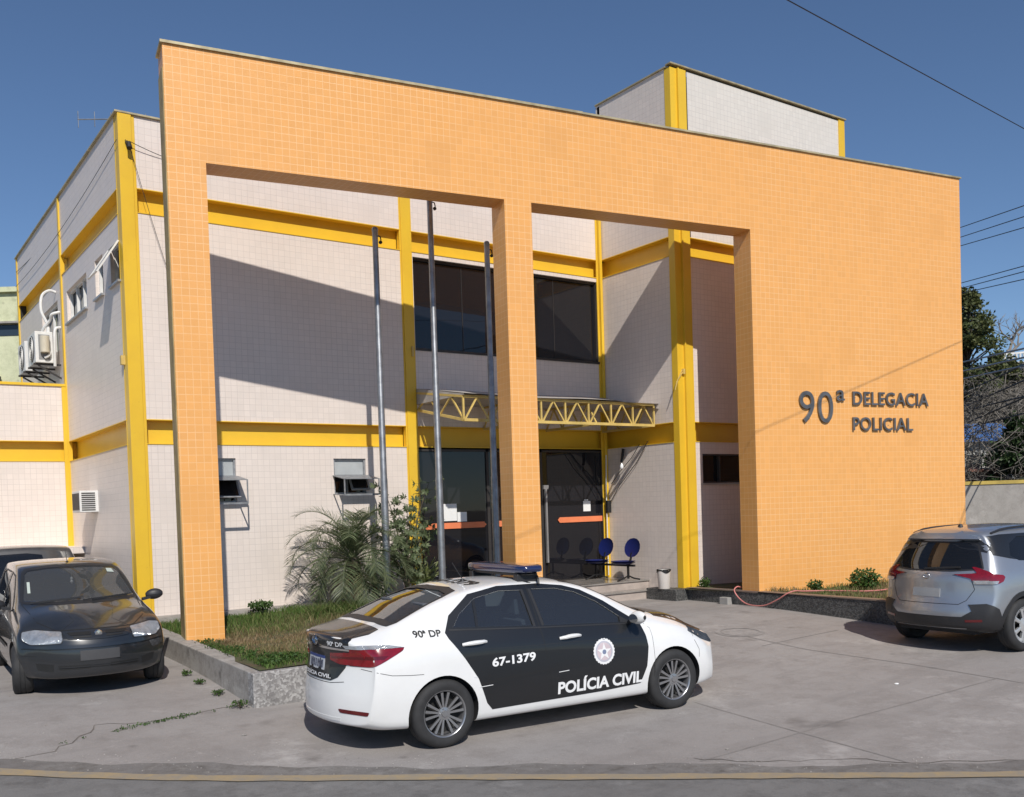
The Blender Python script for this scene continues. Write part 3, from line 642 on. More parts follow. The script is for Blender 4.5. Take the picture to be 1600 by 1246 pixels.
def car_shell(sp, sub=2, inset=0., xs=None):
    S = xs or sp['xs']; rings = []
    ze = sp['zones']                                   # rear_start, front_start
    L0, L1 = S[0], S[-1]
    for x in S:
        zb, zs = itp(sp['zb'], x), itp(sp['zs'], x); zt, wt = itp(sp['zt'], x), itp(sp['wt'], x); wm = itp(sp['wm'], x); zr, wr = itp(sp['zr'], x), itp(sp['wr'], x); zc = itp(sp['ztop'], x)
        ws = wm * .945; kf = sp.get('tuck', .99)
        R = [(0, zb), (.45 * ws, zb), (.9 * ws, zb), (ws, zs), (wm * kf, zs + .24 * (zt - zs)), (wm, zs + .52 * (zt - zs)), (wt + (wm - wt) * .72, zs + .84 * (zt - zs)), (wt, zt),
             ((wt + wr) / 2 + .012, (zt + zr) / 2), (wr, zr), (wr * .90, zr + .52 * (zc - zr)), (wr * .52, zr + .88 * (zc - zr)), (0, zc)]
        if inset:
            R = [(y * (1 - inset), max(.40, min(z, zc) - inset * .55)) for y, z in R]
            R[1] = (R[1][0], .40); R[2] = (R[2][0], .40)
        rings.append((x, R))
    rz, fz = ze
    def wx(x, y, z):
        if x < rz:
            u = (rz - x) / (rz - sp['xs'][0]); xe = itp(sp['XR'], z); xx = rz + (xe - rz) * u; return xx + sp['bR'] * u * u * (abs(y) / .8) ** 3
        if x > fz:
            u = (x - fz) / (sp['xs'][-1] - fz); xe = itp(sp['XF'], z); xx = fz + (xe - fz) * u; return xx - sp['bF'] * u ** 1.6 * (abs(y) / .8) ** 2.6
        return x
    bm = bmesh.new(); VR = []
    for x, R in rings:
        full = [(-y, z) for y, z in R[::-1]][:-1] + R      # from top centre (neg side) down to bottom then up pos side ; first is top centre
        full = full[:-1]                                     # last top centre duplicates first
        VR.append([bm.verts.new((wx(x, y, z), y, z)) for y, z in full])
    n = len(VR[0])                                           # 24: index 0 top centre, 12 bottom centre
    for i in range(len(VR) - 1):
        for k in range(n):
            bm.faces.new((VR[i][k], VR[i][(k + 1) % n], VR[i + 1][(k + 1) % n], VR[i + 1][k]))
    for end in (0, -1):
        r = VR[end]; x = rings[end][0]; R = rings[end][1]
        # rows from top (index 2 / 22) to bottom (index 10 / 14); five columns
        rows = [[r[2], r[1], r[0], r[23], r[22]]]
        for j in range(3, 10):
            a, b_ = r[j], r[24 - j]; ya, yb, z = a.co.y, b_.co.y, a.co.z; row = [a]
            for t in (.5, 0, -.5):
                y = ya * t * (1.04 if t else 1); row.append(bm.verts.new((wx(x, y, z), y, z)))
            row.append(b_); rows.append(row)
        rows.append([r[10], r[11], r[12], r[13], r[14]])
        for i in range(len(rows) - 1):
            for j in range(4):
                f = (rows[i][j], rows[i][j + 1], rows[i + 1][j + 1], rows[i + 1][j])
                bm.faces.new(f)
    bmesh.ops.recalc_face_normals(bm, faces=bm.faces)
    if sub and sp.get('crease'):
        cl = bm.edges.layers.float.get('crease_edge') or bm.edges.layers.float.new('crease_edge')
        for row, cv in sp['crease'].items():
            for i in range(len(VR) - 1):
                for k in {(12 - row) % 24, (12 + row) % 24}:
                    ed = bm.edges.get((VR[i][k], VR[i + 1][k]))
                    if ed: ed[cl] = cv
        for end in (0, -1):
            r = VR[end]
            for k in range(n):
                ed = bm.edges.get((r[k], r[(k + 1) % n]))
                if ed: ed[cl] = sp.get('endcrease', .0)
    me = bpy.data.meshes.new('shell'); bm.to_mesh(me); bm.free()
    if sub:
        ob = bpy.data.objects.new('tmp', me); COL.objects.link(ob); m = ob.modifiers.new('s', 'SUBSURF'); m.levels = sub; m.render_levels = sub
        bpy.context.view_layer.update(); me2 = bpy.data.meshes.new_from_object(ob.evaluated_get(bpy.context.evaluated_depsgraph_get())); bpy.data.objects.remove(ob); me = me2
    return me
def bvh_of(me):
    bm = bmesh.new(); bm.from_mesh(me); t = BVHTree.FromBMesh(bm); bm.free(); return t
PLN = {'R': ((0, -2, 0), (1, 0, 0), (0, 0, 1), (0, 1, 0)), 'L': ((0, 2, 0), (1, 0, 0), (0, 0, 1), (0, -1, 0)), 'B': ((-3, 0, 0), (0, 1, 0), (0, 0, 1), (1, 0, 0)), 'F': ((6, 0, 0), (0, 1, 0), (0, 0, 1), (-1, 0, 0)), 'T': ((0, 0, 3), (1, 0, 0), (0, 1, 0), (0, 0, -1))}
def cast(bvh, pl, u, v):
    o, a, b_, d = [Vector(q) for q in PLN[pl]]
    p = o + a * u + b_ * v; h, nn, i, dist = bvh.ray_cast(p, d)
    if h is None or dist > 2.9 + (2 if pl in 'BF' else 0):
        q = p + d * (1.2 if pl in 'RL' else 2.2); h, nn, i, dist = bvh.find_nearest(q)
    if nn.dot(d) > 0: nn = -nn
    return h, nn
def inside(poly, x, y):
    c = False; n = len(poly)
    for i in range(n):
        x1, y1 = poly[i]; x2, y2 = poly[(i + 1) % n]
        if (y1 > y) != (y2 > y) and x < (x2 - x1) * (y - y1) / (y2 - y1) + x1: c = not c
    return c
def rnd(poly, r=.02, k=3):
    """round the corners of a 2D polygon"""
    out = []; n = len(poly)
    for i in range(n):
        p0, p, p1 = Vector(poly[i - 1]), Vector(poly[i]), Vector(poly[(i + 1) % n])
        a = (p0 - p); b_ = (p1 - p); ra = min(r, a.length * .45, b_.length * .45); A = p + a.normalized() * ra; B = p + b_.normalized() * ra
        for j in range(k + 1):
            t = j / k; q = A * (1 - t) ** 2 + p * 2 * t * (1 - t) + B * t * t; out.append((q.x, q.y))
    return out
class Car:
    def __init__(s, root, spec):
        s.root = root; s.sp = spec; s.shell = car_shell(spec); s.bvh = bvh_of(s.shell); s.cuts = []
    def patch(s, name, poly, pl, mat, holes=(), off=.003, thick=.008, grid=.06, parent=None, label=None, cull=False):
        bm = bmesh.new(); vs = [bm.verts.new((x, y, 0)) for x, y in poly]; bm.faces.new(vs)
        xs = [p[0] for p in poly]; ys = [p[1] for p in poly]
        def bis(co, no): bmesh.ops.bisect_plane(bm, geom=bm.verts[:] + bm.edges[:] + bm.faces[:], plane_co=co, plane_no=no, dist=1e-5)
        x = math.ceil(min(xs) / grid) * grid
        while x < max(xs): bis((x + .00031, 0, 0), (1, 0, 0)); x += grid
        y = math.ceil(min(ys) / grid) * grid
        while y < max(ys): bis((0, y + .00017, 0), (0, 1, 0)); y += grid
        for h in holes:
            for i in range(len(h)):
                p, q = h[i], h[(i + 1) % len(h)]; bis((p[0], p[1], 0), (q[1] - p[1], p[0] - q[0], 0))
        if holes:
            kill = [f for f in bm.faces if any(inside(h, *f.calc_center_median()[:2]) for h in holes)]
            bmesh.ops.delete(bm, geom=kill, context='FACES')
        bmesh.ops.recalc_face_normals(bm, faces=bm.faces)
        d = Vector(PLN[pl][3]); hit = {}
        for v in bm.verts:
            hit[v] = cast(s.bvh, pl, v.co.x, v.co.y)
        bed = [e for e in bm.edges if len(e.link_faces) == 1]
        low = {}
        uv0 = {v: v.co.copy() for v in bm.verts}
        for v, (h, nn) in hit.items(): v.co = h + nn * off
        if cull:
            bad = [f for f in bm.faces if any(e.calc_length() > 2.2 * grid + .03 for e in f.edges)]
            if bad and len(bad) < len(bm.faces): bmesh.ops.delete(bm, geom=bad, context='FACES'); bed = [e for e in bm.edges if len(e.link_faces) == 1]
        for e in bed:
            for v in e.verts:
                if v not in low: low[v] = bm.verts.new(hit[v][0] + hit[v][1] * (off - thick))
        for e in bed: bm.faces.new((e.verts[0], e.verts[1], low[e.verts[1]], low[e.verts[0]]))
        bmesh.ops.recalc_face_normals(bm, faces=bm.faces)
        # orient outward
        f0 = max(bm.faces, key=lambda f: f.calc_area())
        if f0.normal.dot(d) > 0: bmesh.ops.reverse_faces(bm, faces=bm.faces)
        me = bpy.data.meshes.new(name); bm.to_mesh(me); bm.free(); me.materials.append(mat); smooth_angle(me, 50)
        o = bpy.data.objects.new(name, me); COL.objects.link(o); o.parent = parent or s.root; PM[o.name] = PM[s.root.name]
        if label: o['label'] = label
        return o
    def line(s, pts, pl, w_=.006, mat=None, off=.0015, name='panel_gap', parent=None, closed=False):
        vs = []; fs = []; P = []
        pts = [Vector(p) for p in pts]
        if closed: pts.append(pts[0])
        for i in range(len(pts) - 1):
            k = max(1, int((pts[i + 1] - pts[i]).length / .04))
            for j in range(k): P.append(pts[i].lerp(pts[i + 1], j / k))
        P.append(pts[-1])
        for i, p in enumerate(P):
            d = (P[min(i + 1, len(P) - 1)] - P[max(i - 1, 0)]).normalized(); nn = Vector((-d.y, d.x)) * w_ / 2
            for sg in (1, -1):
                h, q = cast(s.bvh, pl, *(p + nn * sg)); vs.append(h + q * off)
        for i in range(len(P) - 1): fs.append((2 * i, 2 * i + 1, 2 * i + 3, 2 * i + 2))
        return MB().add(vs, fs).build(name, mat or C_PLAST, parent or s.root, local=True, smooth=True)
    def text(s, txt, u0, u1, v0, v1, pl, mat, name='lettering', bold=.02, parent=None, slope=0., label=None, space=1., flip=False, off=.0055, skew=0.):
        V, F = text_mesh(txt, bold, 0, 4, space); w_, h_ = V[:, 0].max(), V[:, 1].max(); vs = []
        for x, y, z in V:
            a = x / w_; b_ = y / h_
            if flip: a = 1 - a
            u = u0 + (u1 - u0) * a + skew * b_; v = v0 + (v1 - v0) * b_ + slope * a
            h, nn = cast(s.bvh, pl, u, v); vs.append(h + nn * off)
        o = MB().add(vs, F).build(name, mat, parent or s.root, local=True)
        if label: o['label'] = label
        return o
    def body(s, mat, wells, windows, cavity=None, well_r=.345, dark=M_DARK, lining=None, arch_w=.30):
        me = s.shell.copy(); me.materials.clear(); me.materials.append(mat)
        ob = bpy.data.objects.new('body', me); COL.objects.link(ob)
        tmp = []
        def cutter(mb, m_):
            o = mb.build('cut', m_, None); o.data.update(); tmp.append(o); return o
        cs = []
        if cavity:
            cm = car_shell(s.sp, 0, .075, cavity); cm.materials.append(lining or C_SKIN); o = bpy.data.objects.new('cav', cm); COL.objects.link(o); tmp.append(o); cs.append(o)
        for (x, z, sd) in wells:
            mb = MB(); y0 = .99 * sd; y1 = .56 * sd
            mb.lathe([(well_r, min(y0, y1)), (well_r, max(y0, y1))], 40, (x, 0, z), 'y', close=True)
            bm_o = cutter(mb, dark); bm = bmesh.new(); bm.from_mesh(bm_o.data); bmesh.ops.recalc_face_normals(bm, faces=bm.faces); bm.to_mesh(bm_o.data); bm.free(); cs.append(bm_o)
        for poly, pl, dep in windows:
            o_, a, b_, d = [Vector(q) for q in PLN[pl]]
            p3 = [o_ + a * u + b_ * v + d * dep[0] for u, v in poly]; mb = MB().prism(p3, d * (dep[1] - dep[0]))
            q = cutter(mb, C_PLAST); bm = bmesh.new(); bm.from_mesh(q.data); bmesh.ops.recalc_face_normals(bm, faces=bm.faces); bm.to_mesh(q.data); bm.free(); cs.append(q)
        for q in cs:
            m = ob.modifiers.new('b', 'BOOLEAN'); m.operation = 'DIFFERENCE'; m.solver = 'EXACT'; m.object = q; m.material_mode = 'TRANSFER'
        bpy.context.view_layer.update()
        me2 = bpy.data.meshes.new_from_object(ob.evaluated_get(bpy.context.evaluated_depsgraph_get()))
        for q in tmp + [ob]: bpy.data.objects.remove(q)
        smooth_angle(me2, 32)
        o = bpy.data.objects.new('body', me2); COL.objects.link(o); o.parent = s.root; PM[o.name] = PM[s.root.name]
        print('BODY', s.root.name, len(me2.polygons), [m.name for m in me2.materials]); return o
def shrink(poly, d):
    n = len(poly); out = []
    area = sum(poly[i][0] * poly[(i + 1) % n][1] - poly[(i + 1) % n][0] * poly[i][1] for i in range(n)); sg = 1 if area > 0 else -1
    for i in range(n):
        p0, p, p1 = Vector(poly[i - 1]), Vector(poly[i]), Vector(poly[(i + 1) % n]); a = (p - p0).normalized(); b_ = (p1 - p).normalized()
        na = Vector((-a.y, a.x)) * sg; nb_ = Vector((-b_.y, b_.x)) * sg; k = (na + nb_); q = p + k / max(.3, k.length_squared / 1) * d * 1.0 * (1 if True else 0) * 2 / 2
        q = p + k.normalized() * d / max(.35, k.normalized().dot(na)); out.append((q.x, q.y))
    return out
def wheel(root, x, y, z, sd, R=.315, rimr=.205, w_=.20, style='multi', steer=0, mats=None, name='wheel'):
    """wheel centred at (x,y,z); sd=-1: outer face towards -y"""
    mt, mr, mdk = mats or (C_TYRE, C_RIM, C_DISC)
    sub = bpy.data.objects.new(name, None)
    prof = [(rimr - .005, -.075), (rimr + .006, -.098), (rimr + .03, -.102), ((R + rimr) / 2, -.108), (R - .03, -.100), (R - .008, -.085), (R, -.062), (R + .001, -.03), (R - .004, -.026), (R - .004, -.02), (R + .001, -.016), (R + .001, .016), (R - .004, .02), (R - .004, .026), (R + .001, .03), (R, .062), (R - .03, .1), (rimr, .1), (rimr - .02, .05)]
    hub = MB(); hub.lathe([(.001, -.01), (rimr * .95, -.01), (rimr * .95, .05)], 24, (0, 0, 0), 'y'); hub.lathe([(.001, -.075), (.05, -.072), (.055, -.03)], 16, (0, 0, 0), 'y')
    hb = hub.build('wheel', mdk, root, local=True, smooth=True)
    hb.location = (x, y, z); hb.rotation_euler = (0, 0, steer + (0 if sd < 0 else math.pi))
    PM[hb.name] = PM[root.name] @ Matrix.Translation((x, y, z))
    t = MB().lathe(prof, 48, (0, 0, 0), 'y').build('tyre', mt, hb, local=True, smooth=True, angle=50)
    r = MB(); r.lathe([(rimr - .012, -.03), (rimr - .004, -.085), (rimr + .004, -.098), (rimr + .010, -.1), (rimr + .008, -.088), (rimr - .002, -.07)], 48, (0, 0, 0), 'y')
    r.lathe([(rimr - .02, .05), (rimr - .016, -.07)], 48, (0, 0, 0), 'y')
    if style == 'multi':
        r.lathe([(.001, -.094), (.028, -.094), (.032, -.085), (.06, -.080), (.064, -.06)], 24, (0, 0, 0), 'y')
        for k in range(15):
            a = 2 * math.pi * (k + (.17 if k % 3 == 0 else -.17 if k % 3 == 2 else 0)) / 15; c, s_ = math.cos(a), math.sin(a); tan = Vector((-s_, 0, c)); rad = Vector((c, 0, s_))
            p = [rad * .05 + Vector((0, -.080, 0)), rad * (rimr - .008) + Vector((0, -.088, 0))]
            w0, w1 = .009, .013
            v = []
            for q, ww in ((p[0], w0), (p[1], w1)):
                v += [q - tan * ww, q + tan * ww, q + tan * ww * .5 + Vector((0, .03, 0)), q - tan * ww * .5 + Vector((0, .03, 0))]
            r.add(v, [(0, 1, 5, 4), (1, 2, 6, 5), (2, 3, 7, 6), (3, 0, 4, 7)])
            aa = a + .2; 
        for k in range(5):
            a = 2 * math.pi * (k + .5) / 5; r.lathe([(.001, -.086), (.008, -.086), (.009, -.078)], 8, (math.cos(a) * .043, 0, math.sin(a) * .043), 'y')
    else:
        r.lathe([(.001, -.100), (.03, -.099), (.05, -.092), (.09, -.094), (.10, -.090)], 36, (0, 0, 0), 'y')
        nn = 9 if style == 'cap' else 7
        for k in range(nn):
            a = 2 * math.pi * k / nn; c, s_ = math.cos(a), math.sin(a); tan = Vector((-s_, 0, c)); rad = Vector((c, 0, s_)); v = []
            for rr, ww, yy in ((.085, .020, -.093), (rimr * .8, .024, -.090), (rimr - .004, .034, -.090)):
                v += [rad * rr - tan * ww + Vector((0, yy, 0)), rad * rr + Vector((0, yy - .008, 0)), rad * rr + tan * ww + Vector((0, yy, 0)), rad * rr + tan * ww * .9 + Vector((0, yy + .03, 0)), rad * rr - tan * ww * .9 + Vector((0, yy + .03, 0))]
            f = []
            for q in (0, 5): f += [(q, q + 1, q + 6, q + 5), (q + 1, q + 2, q + 7, q + 6), (q + 2, q + 3, q + 8, q + 7), (q + 4, q, q + 5, q + 9)]
            r.add(v, f)
        r.lathe([(rimr * .82, -.075), (rimr - .004, -.086), (rimr + .012, -.100), (rimr + .018, -.098)], 36, (0, 0, 0), 'y')
    r.build('rim', mr, hb, local=True, smooth=True)
    return hb
def seat(root, x, y, z=.42, m=C_SEAT, bench=0):
    hw = .24 if not bench else .58; mb = MB()
    mb.box(x - .02, x + .46, y - hw, y + hw, z - .05, z + .12)
    mb.prism([(x - .02, y - hw, z + .08), (x + .10, y - hw, z + .08), (x - .10, y - hw, z + .66), (x - .20, y - hw, z + .64)], (0, 2 * hw, 0))
    for yy in ([y] if not bench else [y - .38, y + .38]):
        mb.prism([(x - .19, yy - .12, z + .69), (x - .10, yy - .12, z + .69), (x - .12, yy - .12, z + .86), (x - .20, yy - .12, z + .86)], (0, .24, 0)); mb.box(x - .16, x - .14, yy - .05, yy + .05, z + .62, z + .72)
    return mb.build('seat', m, root, local=True, bevel=.03)
def steering(root, x, y, z):
    mb = MB(); pts = []
    for k in range(25):
        a = 2 * math.pi * k / 24; pts.append((x + .08 * math.sin(a), y + .18 * math.cos(a), z + .165 * math.sin(a)))
    mb.tube(pts, .014, 8, cap=False); mb.bar((x, y - .17, z), (x, y + .17, z), .03); return mb.build('steering_wheel', C_PLAST, root, local=True, smooth=True)
def mirror(car, x, y, z, sd, mat, facing=1):
    """door mirror: rounded pod"""
    mb = MB(); pts = []
    def fn(i, j):
        a = 2 * math.pi * i; t = j; rr = math.sin(math.pi * min(1, max(0, t * .94 + .03))) ** .45
        return (x + .055 * math.cos(a) * rr + .02 * t, y + sd * (.02 + .20 * t), z + .068 * math.sin(a) * rr + .01 * t)
    mb.grid(fn, 20, 10); o = mb.build('door_mirror', mat, car.root, local=True, smooth=True)
    mb = MB(); mb.bar((x + .02, y - sd * .03, z - .05), (x + .02, y + sd * .07, z - .03), .05, .035); mb.build('mirror_arm', C_PLAST, o, local=True)
    mb = MB()
    def fn2(i, j): a = 2 * math.pi * i; return (x - .052, y + sd * (.12 + .075 * math.cos(a) * j), z + .045 * math.sin(a) * j)
    mb.grid(fn2, 20, 1); mb.build('mirror_glass', C_CHROME, o, local=True); return o
def mir(poly): return [(-x, y) for x, y in poly][::-1]
def handle(car, u, v, sd, mat):
    pl = 'R' if sd < 0 else 'L'; h, nn = cast(car.bvh, pl, u, v); mb = MB()
    pts = []; rs = []
    for k in range(9):
        t = k / 8; uu = u - .125 + .25 * t; hh, n_ = cast(car.bvh, pl, uu, v + .006 * t); pts.append(hh + n_ * (.004 + .03 * math.sin(math.pi * t) ** .5)); rs.append(.015 + .006 * math.sin(math.pi * t))
    mb.tube(pts, rs, 8); return mb.build('door_handle', mat, car.root, local=True, smooth=True)
# ================================================================== police saloon
px, py, pth, pz0 = .772, -7.082, -.078, -.11
pol = thing('police_car', 'white and black police saloon with blue roof light bar parked in front of the entrance', 'police car', (px, py, pz0), (0, 0, pth))
spC = dict(crease={3: .4, 6: .35, 7: .45, 9: .35}, endcrease=.15, xs=[-.95, -.88, -.76, -.6, -.42, -.2, .05, .3, .55, .85, 1.2, 1.55, 1.8, 2.05, 2.3, 2.55, 2.8, 3.05, 3.3, 3.48, 3.6, 3.68], zones=(-.5, 2.95), bR=.28, bF=.42,
    XR=[(.15, -.86), (.24, -.93), (.40, -.97), (.60, -.955), (.70, -.90), (.85, -.90), (.98, -.905), (1.04, -.90), (1.1, -.86)],
    XF=[(.15, 3.54), (.22, 3.68), (.38, 3.73), (.55, 3.70), (.64, 3.66), (.72, 3.59), (.80, 3.49), (.95, 3.3)],
    zb=[(-.95, .27), (-.6, .20), (0, .17), (3, .17), (3.68, .22)], zs=[(-.95, .32), (-.5, .25), (.2, .215), (2.9, .215), (3.68, .27)],
    zt=[(-.95, .92), (-.5, 1.0), (0, 1.035), (.6, 1.025), (1.2, .985), (2.3, .925), (2.7, .89), (3.1, .80), (3.45, .70), (3.68, .60)],
    wt=[(-.95, .74), (-.5, .785), (0, .81), (1., .82), (2.3, .80), (2.9, .78), (3.3, .75), (3.68, .70)], wm=[(-.95, .80), (-.5, .86), (0, .885), (1, .885), (2.4, .88), (2.9, .885), (3.3, .87), (3.68, .81)],
    zr=[(-.95, 1.015), (-.6, 1.065), (-.42, 1.11), (-.1, 1.245), (.2, 1.35), (.5, 1.405), (.85, 1.42), (1.2, 1.408), (1.55, 1.375), (1.8, 1.31), (2.05, 1.19), (2.3, 1.055), (2.5, .985), (2.75, .94), (3.1, .865), (3.4, .77), (3.68, .66)],
    wr=[(-.95, .56), (-.5, .63), (-.1, .63), (.3, .60), (.85, .58), (1.5, .565), (2.0, .62), (2.5, .69), (2.9, .66), (3.68, .5)],
    ztop=[(-.95, 1.06), (-.7, 1.105), (-.5, 1.125), (-.35, 1.165), (.05, 1.325), (.42, 1.44), (.7, 1.47), (1.1, 1.478), (1.45, 1.462), (1.75, 1.405), (2.05, 1.28), (2.4, 1.105), (2.6, 1.02), (2.8, 1.015), (3.1, .975), (3.4, .885), (3.68, .75)])
C = Car(pol, spC)
# outlines traced in car side view (x, z)
w_rear = [(.13, 1.075), (.50, 1.05), (1.04, 1.015), (1.00, 1.375), (.74, 1.385), (.45, 1.335), (.24, 1.20)]
w_front = [(1.13, 1.008), (2.16, .955), (2.13, 1.005), (1.86, 1.20), (1.62, 1.315), (1.40, 1.365), (1.10, 1.378)]
door_black = [(.055, 1.045), (.14, 1.19), (.40, 1.365), (.74, 1.418), (1.20, 1.412), (1.50, 1.375), (1.70, 1.318), (1.95, 1.19), (2.20, 1.02), (2.31, .94), (2.34, .82), (2.36, .70), (2.33, .50), (2.25, .33), (1.75, .305), (.50, .29), (.44, .36), (.35, .60), (.22, .80), (.08, .99)]
bl = [(-.30, 1.145), (-.575, 1.128), (-.60, 1.15), (-.53, 1.345), (-.47, 1.392), (-.25, 1.412), (.25, 1.412), (.47, 1.392), (.53, 1.345), (.60, 1.15), (.575, 1.128), (.30, 1.145)]
wsf = [(-.64, 1.02), (-.55, 1.30), (-.48, 1.405), (-.25, 1.425), (.25, 1.425), (.48, 1.405), (.55, 1.30), (.64, 1.02)]
cuts = []
for pl in 'RL':
    for q in (w_rear, w_front): cuts.append((shrink(q, .012), pl, (.9, 1.6)))
cuts.append((shrink(bl, .02), 'B', (1.8, 3.6))); cuts.append((shrink(wsf, .02), 'F', (3.3, 4.85)))
C.body(C_WHITE, [(0, .315, -1), (0, .315, 1), (2.7, .315, -1), (2.7, .315, 1)], cuts, [-.12, .15, .4, .7, 1.0, 1.3, 1.6, 1.9, 2.2], .352, lining=C_SKIN)
for pl, sd in (('R', -1), ('L', 1)):
    split = [(1.07, 1.43), (1.075, 1.0), (1.10, .8), (1.15, .50), (1.19, .2)]
    dpanel = C.patch('door_panels', door_black, pl, C_BLACKP, [shrink(w_rear, .011), shrink(w_front, .011)], .003, .01, .04)
    C.patch('side_window', w_rear, pl, C_GLASS, off=-.006, thick=.004); C.patch('side_window', w_front, pl, C_GLASS, off=-.006, thick=.004)
    C.line([(1.065, 1.40), (1.075, 1.0), (1.10, .8), (1.15, .50), (1.18, .30)], pl, .007, M_BLACK, .0035)
    C.line([(.40, 1.07), (.445, 1.33)], pl, .028, C_BLACKP, -.001, 'quarter_glass_bar')
    C.line([(1.02, 1.02), (1.0, 1.37)], pl, .03, C_PLAST, .0035, 'pillar_trim'); C.line([(1.12, 1.02), (1.09, 1.37)], pl, .03, C_PLAST, .0035, 'pillar_trim')
    C.line([(.10, 1.065), (.5, 1.04), (1.1, 1.003), (2.2, .945)], pl, .013, C_PLAST, .005, 'belt_moulding')
    C.line([(-.30, .60), (-.05, .68), (.0, .69)][:0] or [(-.72, .78), (-.5, .72), (-.33, .705), (-.20, .70)], pl, .005, C_PLAST, .0012)
    C.line([(3.0, .83), (3.0, .70), (3.05, .60), (3.04, .52)], pl, .005, C_PLAST, .0012); C.line([(2.36, .93), (2.42, .88), (2.44, .5), (2.42, .26)], pl, .004, C_PLAST, .001)
    handle(C, .33, .925, sd, C_WHITE); handle(C, 1.40, .882, sd, C_WHITE)
    mirror(C, 2.16, sd * .83, 1.015, sd, C_BLACKP if False else C_WHITE)
    C.patch('mirror_base', [(2.06, .965), (2.22, .945), (2.08, 1.03)], pl, C_PLAST, off=.006)
    # lamps
    C.patch('tail_lamp', rnd([(-.80, .955), (-.36, .955), (-.38, .93), (-.66, .80), (-.78, .80), (-.82, .86)], .015), pl, C_REDL, off=.006, grid=.03, label='pointed red tail lamp wrapping round the rear corner')
    C.patch('chrome_strip', [(-.82, .985), (-.50, .985), (-.36, .957), (-.80, .955)], pl, C_CLEAR, off=.008, grid=.03)
    C.patch('dark_lens', [(-.80, .895), (-.52, .895), (-.56, .868), (-.81, .868)], pl, C_REDD, off=.009, grid=.03)
    C.patch('reflector', rnd([(-.87, .415), (-.70, .405), (-.71, .37), (-.86, .38)], .01), pl, C_REDD, off=.005, grid=.04)
    C.patch('headlamp', rnd([(2.95, .80), (3.02, .835), (3.30, .76), (3.50, .68), (3.55, .615), (3.35, .63), (3.12, .70)], .02), pl, C_HEAD, off=.005, grid=.04)
# side writing (right side is seen)
C.text('67-1379', .50, .98, .69, .775, 'R', C_STK, bold=.03, slope=.012); C.text('POLÍCIA CIVIL', 1.23, 2.27, .34, .49, 'R', C_STK, bold=.035, slope=0)
C.text('67-1379', .50, .97, .69, .775, 'L', C_STK, bold=.035, flip=True); C.text('POLÍCIA CIVIL', 1.23, 2.26, .345, .47, 'L', C_STK, bold=.04, flip=True)
C.text('90ª DP', -.25, .015, 1.025, 1.085, 'R', C_STKB, bold=.02, slope=-.008)
C.patch('crest', [(1.79 + .125 * math.cos(a) * (1 + .06 * (k % 2)), .705 + .125 * math.sin(a) * (1 + .06 * (k % 2))) for k, a in enumerate(np.linspace(0, 2 * math.pi, 49)[:-1])], 'R', C_STK, off=.005, thick=.004, label='round white crest with a five-pointed star')
def disc(cx, cz, r, nn, ph=0, r2=None):
    return [(cx + (r if (k % 2 == 0 or r2 is None) else r2) * math.sin(2 * math.pi * k / nn + ph), cz + (r if (k % 2 == 0 or r2 is None) else r2) * math.cos(2 * math.pi * k / nn + ph)) for k in range(nn)]
C.patch('crest_ring', disc(1.79, .705, .105, 32), 'R', MAT('pale_grey_print', (.50, .50, .56), .5), off=.0062, thick=.003)
C.patch('crest_field', disc(1.79, .705, .088, 32), 'R', MAT('pinkish_print', (.62, .52, .55), .5), off=.0068, thick=.003)
C.patch('crest_star', disc(1.79, .70, .088, 10, 0, .036), 'R', C_STK, off=.0078, thick=.003); C.patch('crest_centre', disc(1.79, .70, .024, 16), 'R', MAT('blue_grey_print', (.20, .24, .36), .5), off=.009, thick=.003)
for q in ([(.36, .52), (.50, .525)], [(1.24, .56), (1.36, .565)], [(.30, .62), (.34, .615)]): C.line(q, 'R', .006, C_STK, .0045, 'paint_scratch')
C.line([(.42, .865), (1.0, .845), (1.6, .83), (2.3, .80)], 'R', .004, C_PLAST, .0042, 'swage_shading')  # shading of the door crease drawn as a thin coloured line
# rear: black boot panel, plate, lamps, bars
boot = C.patch('boot_panel', [(-.47, 1.10), (-.56, 1.03), (-.56, .96), (-.50, .78), (-.42, .69), (-.33, .655), (.33, .655), (.42, .69), (.50, .78), (.56, .96), (.56, 1.03), (.47, 1.10)], 'B', C_BLACKP, off=.006, grid=.022)
C.patch('boot_top', [(-.80, -.53), (-.60, -.585), (-.50, -.56), (-.50, .56), (-.60, .585), (-.80, .53)], 'T', C_BLACKP, off=.005, grid=.05, label='black boot lid top')
C.patch('rear_window', bl, 'B', C_GLASS, off=-.004, thick=.004); C.patch('windscreen', wsf, 'F', C_GLASS, off=-.004, thick=.004)
C.line(shrink(bl, .010), 'B', .026, C_PLAST, .0035, 'window_seal', closed=True); C.line(shrink(wsf, .010), 'F', .026, C_PLAST, .0035, 'window_seal', closed=True)
C.patch('chrome_strip', [(-.56, .952), (-.56, .936), (0, .942), (.56, .936), (.56, .952), (0, .966)], 'B', C_CHROME, off=.012, thick=.015, grid=.025)
for sg in (-1, 1):
    q = [(sg * .30, .905), (sg * .68, .93), (sg * .72, .90), (sg * .66, .805), (sg * .44, .81), (sg * .30, .84)]
    C.patch('tail_lamp', q if sg > 0 else q[::-1], 'B', C_REDL, off=.011, grid=.022)
    q = [(sg * .32, .878), (sg * .70, .892), (sg * .70, .868), (sg * .32, .86)]; C.patch('dark_lens', q if sg > 0 else q[::-1], 'B', C_REDD, off=.014, grid=.022)
pl_ = C.patch('number_plate', [(-.20, .735), (.20, .735), (.20, .865), (-.20, .865)], 'B', MAT('plate_grey_white', (.55, .57, .60), .4), off=.008, thick=.012, grid=.2)
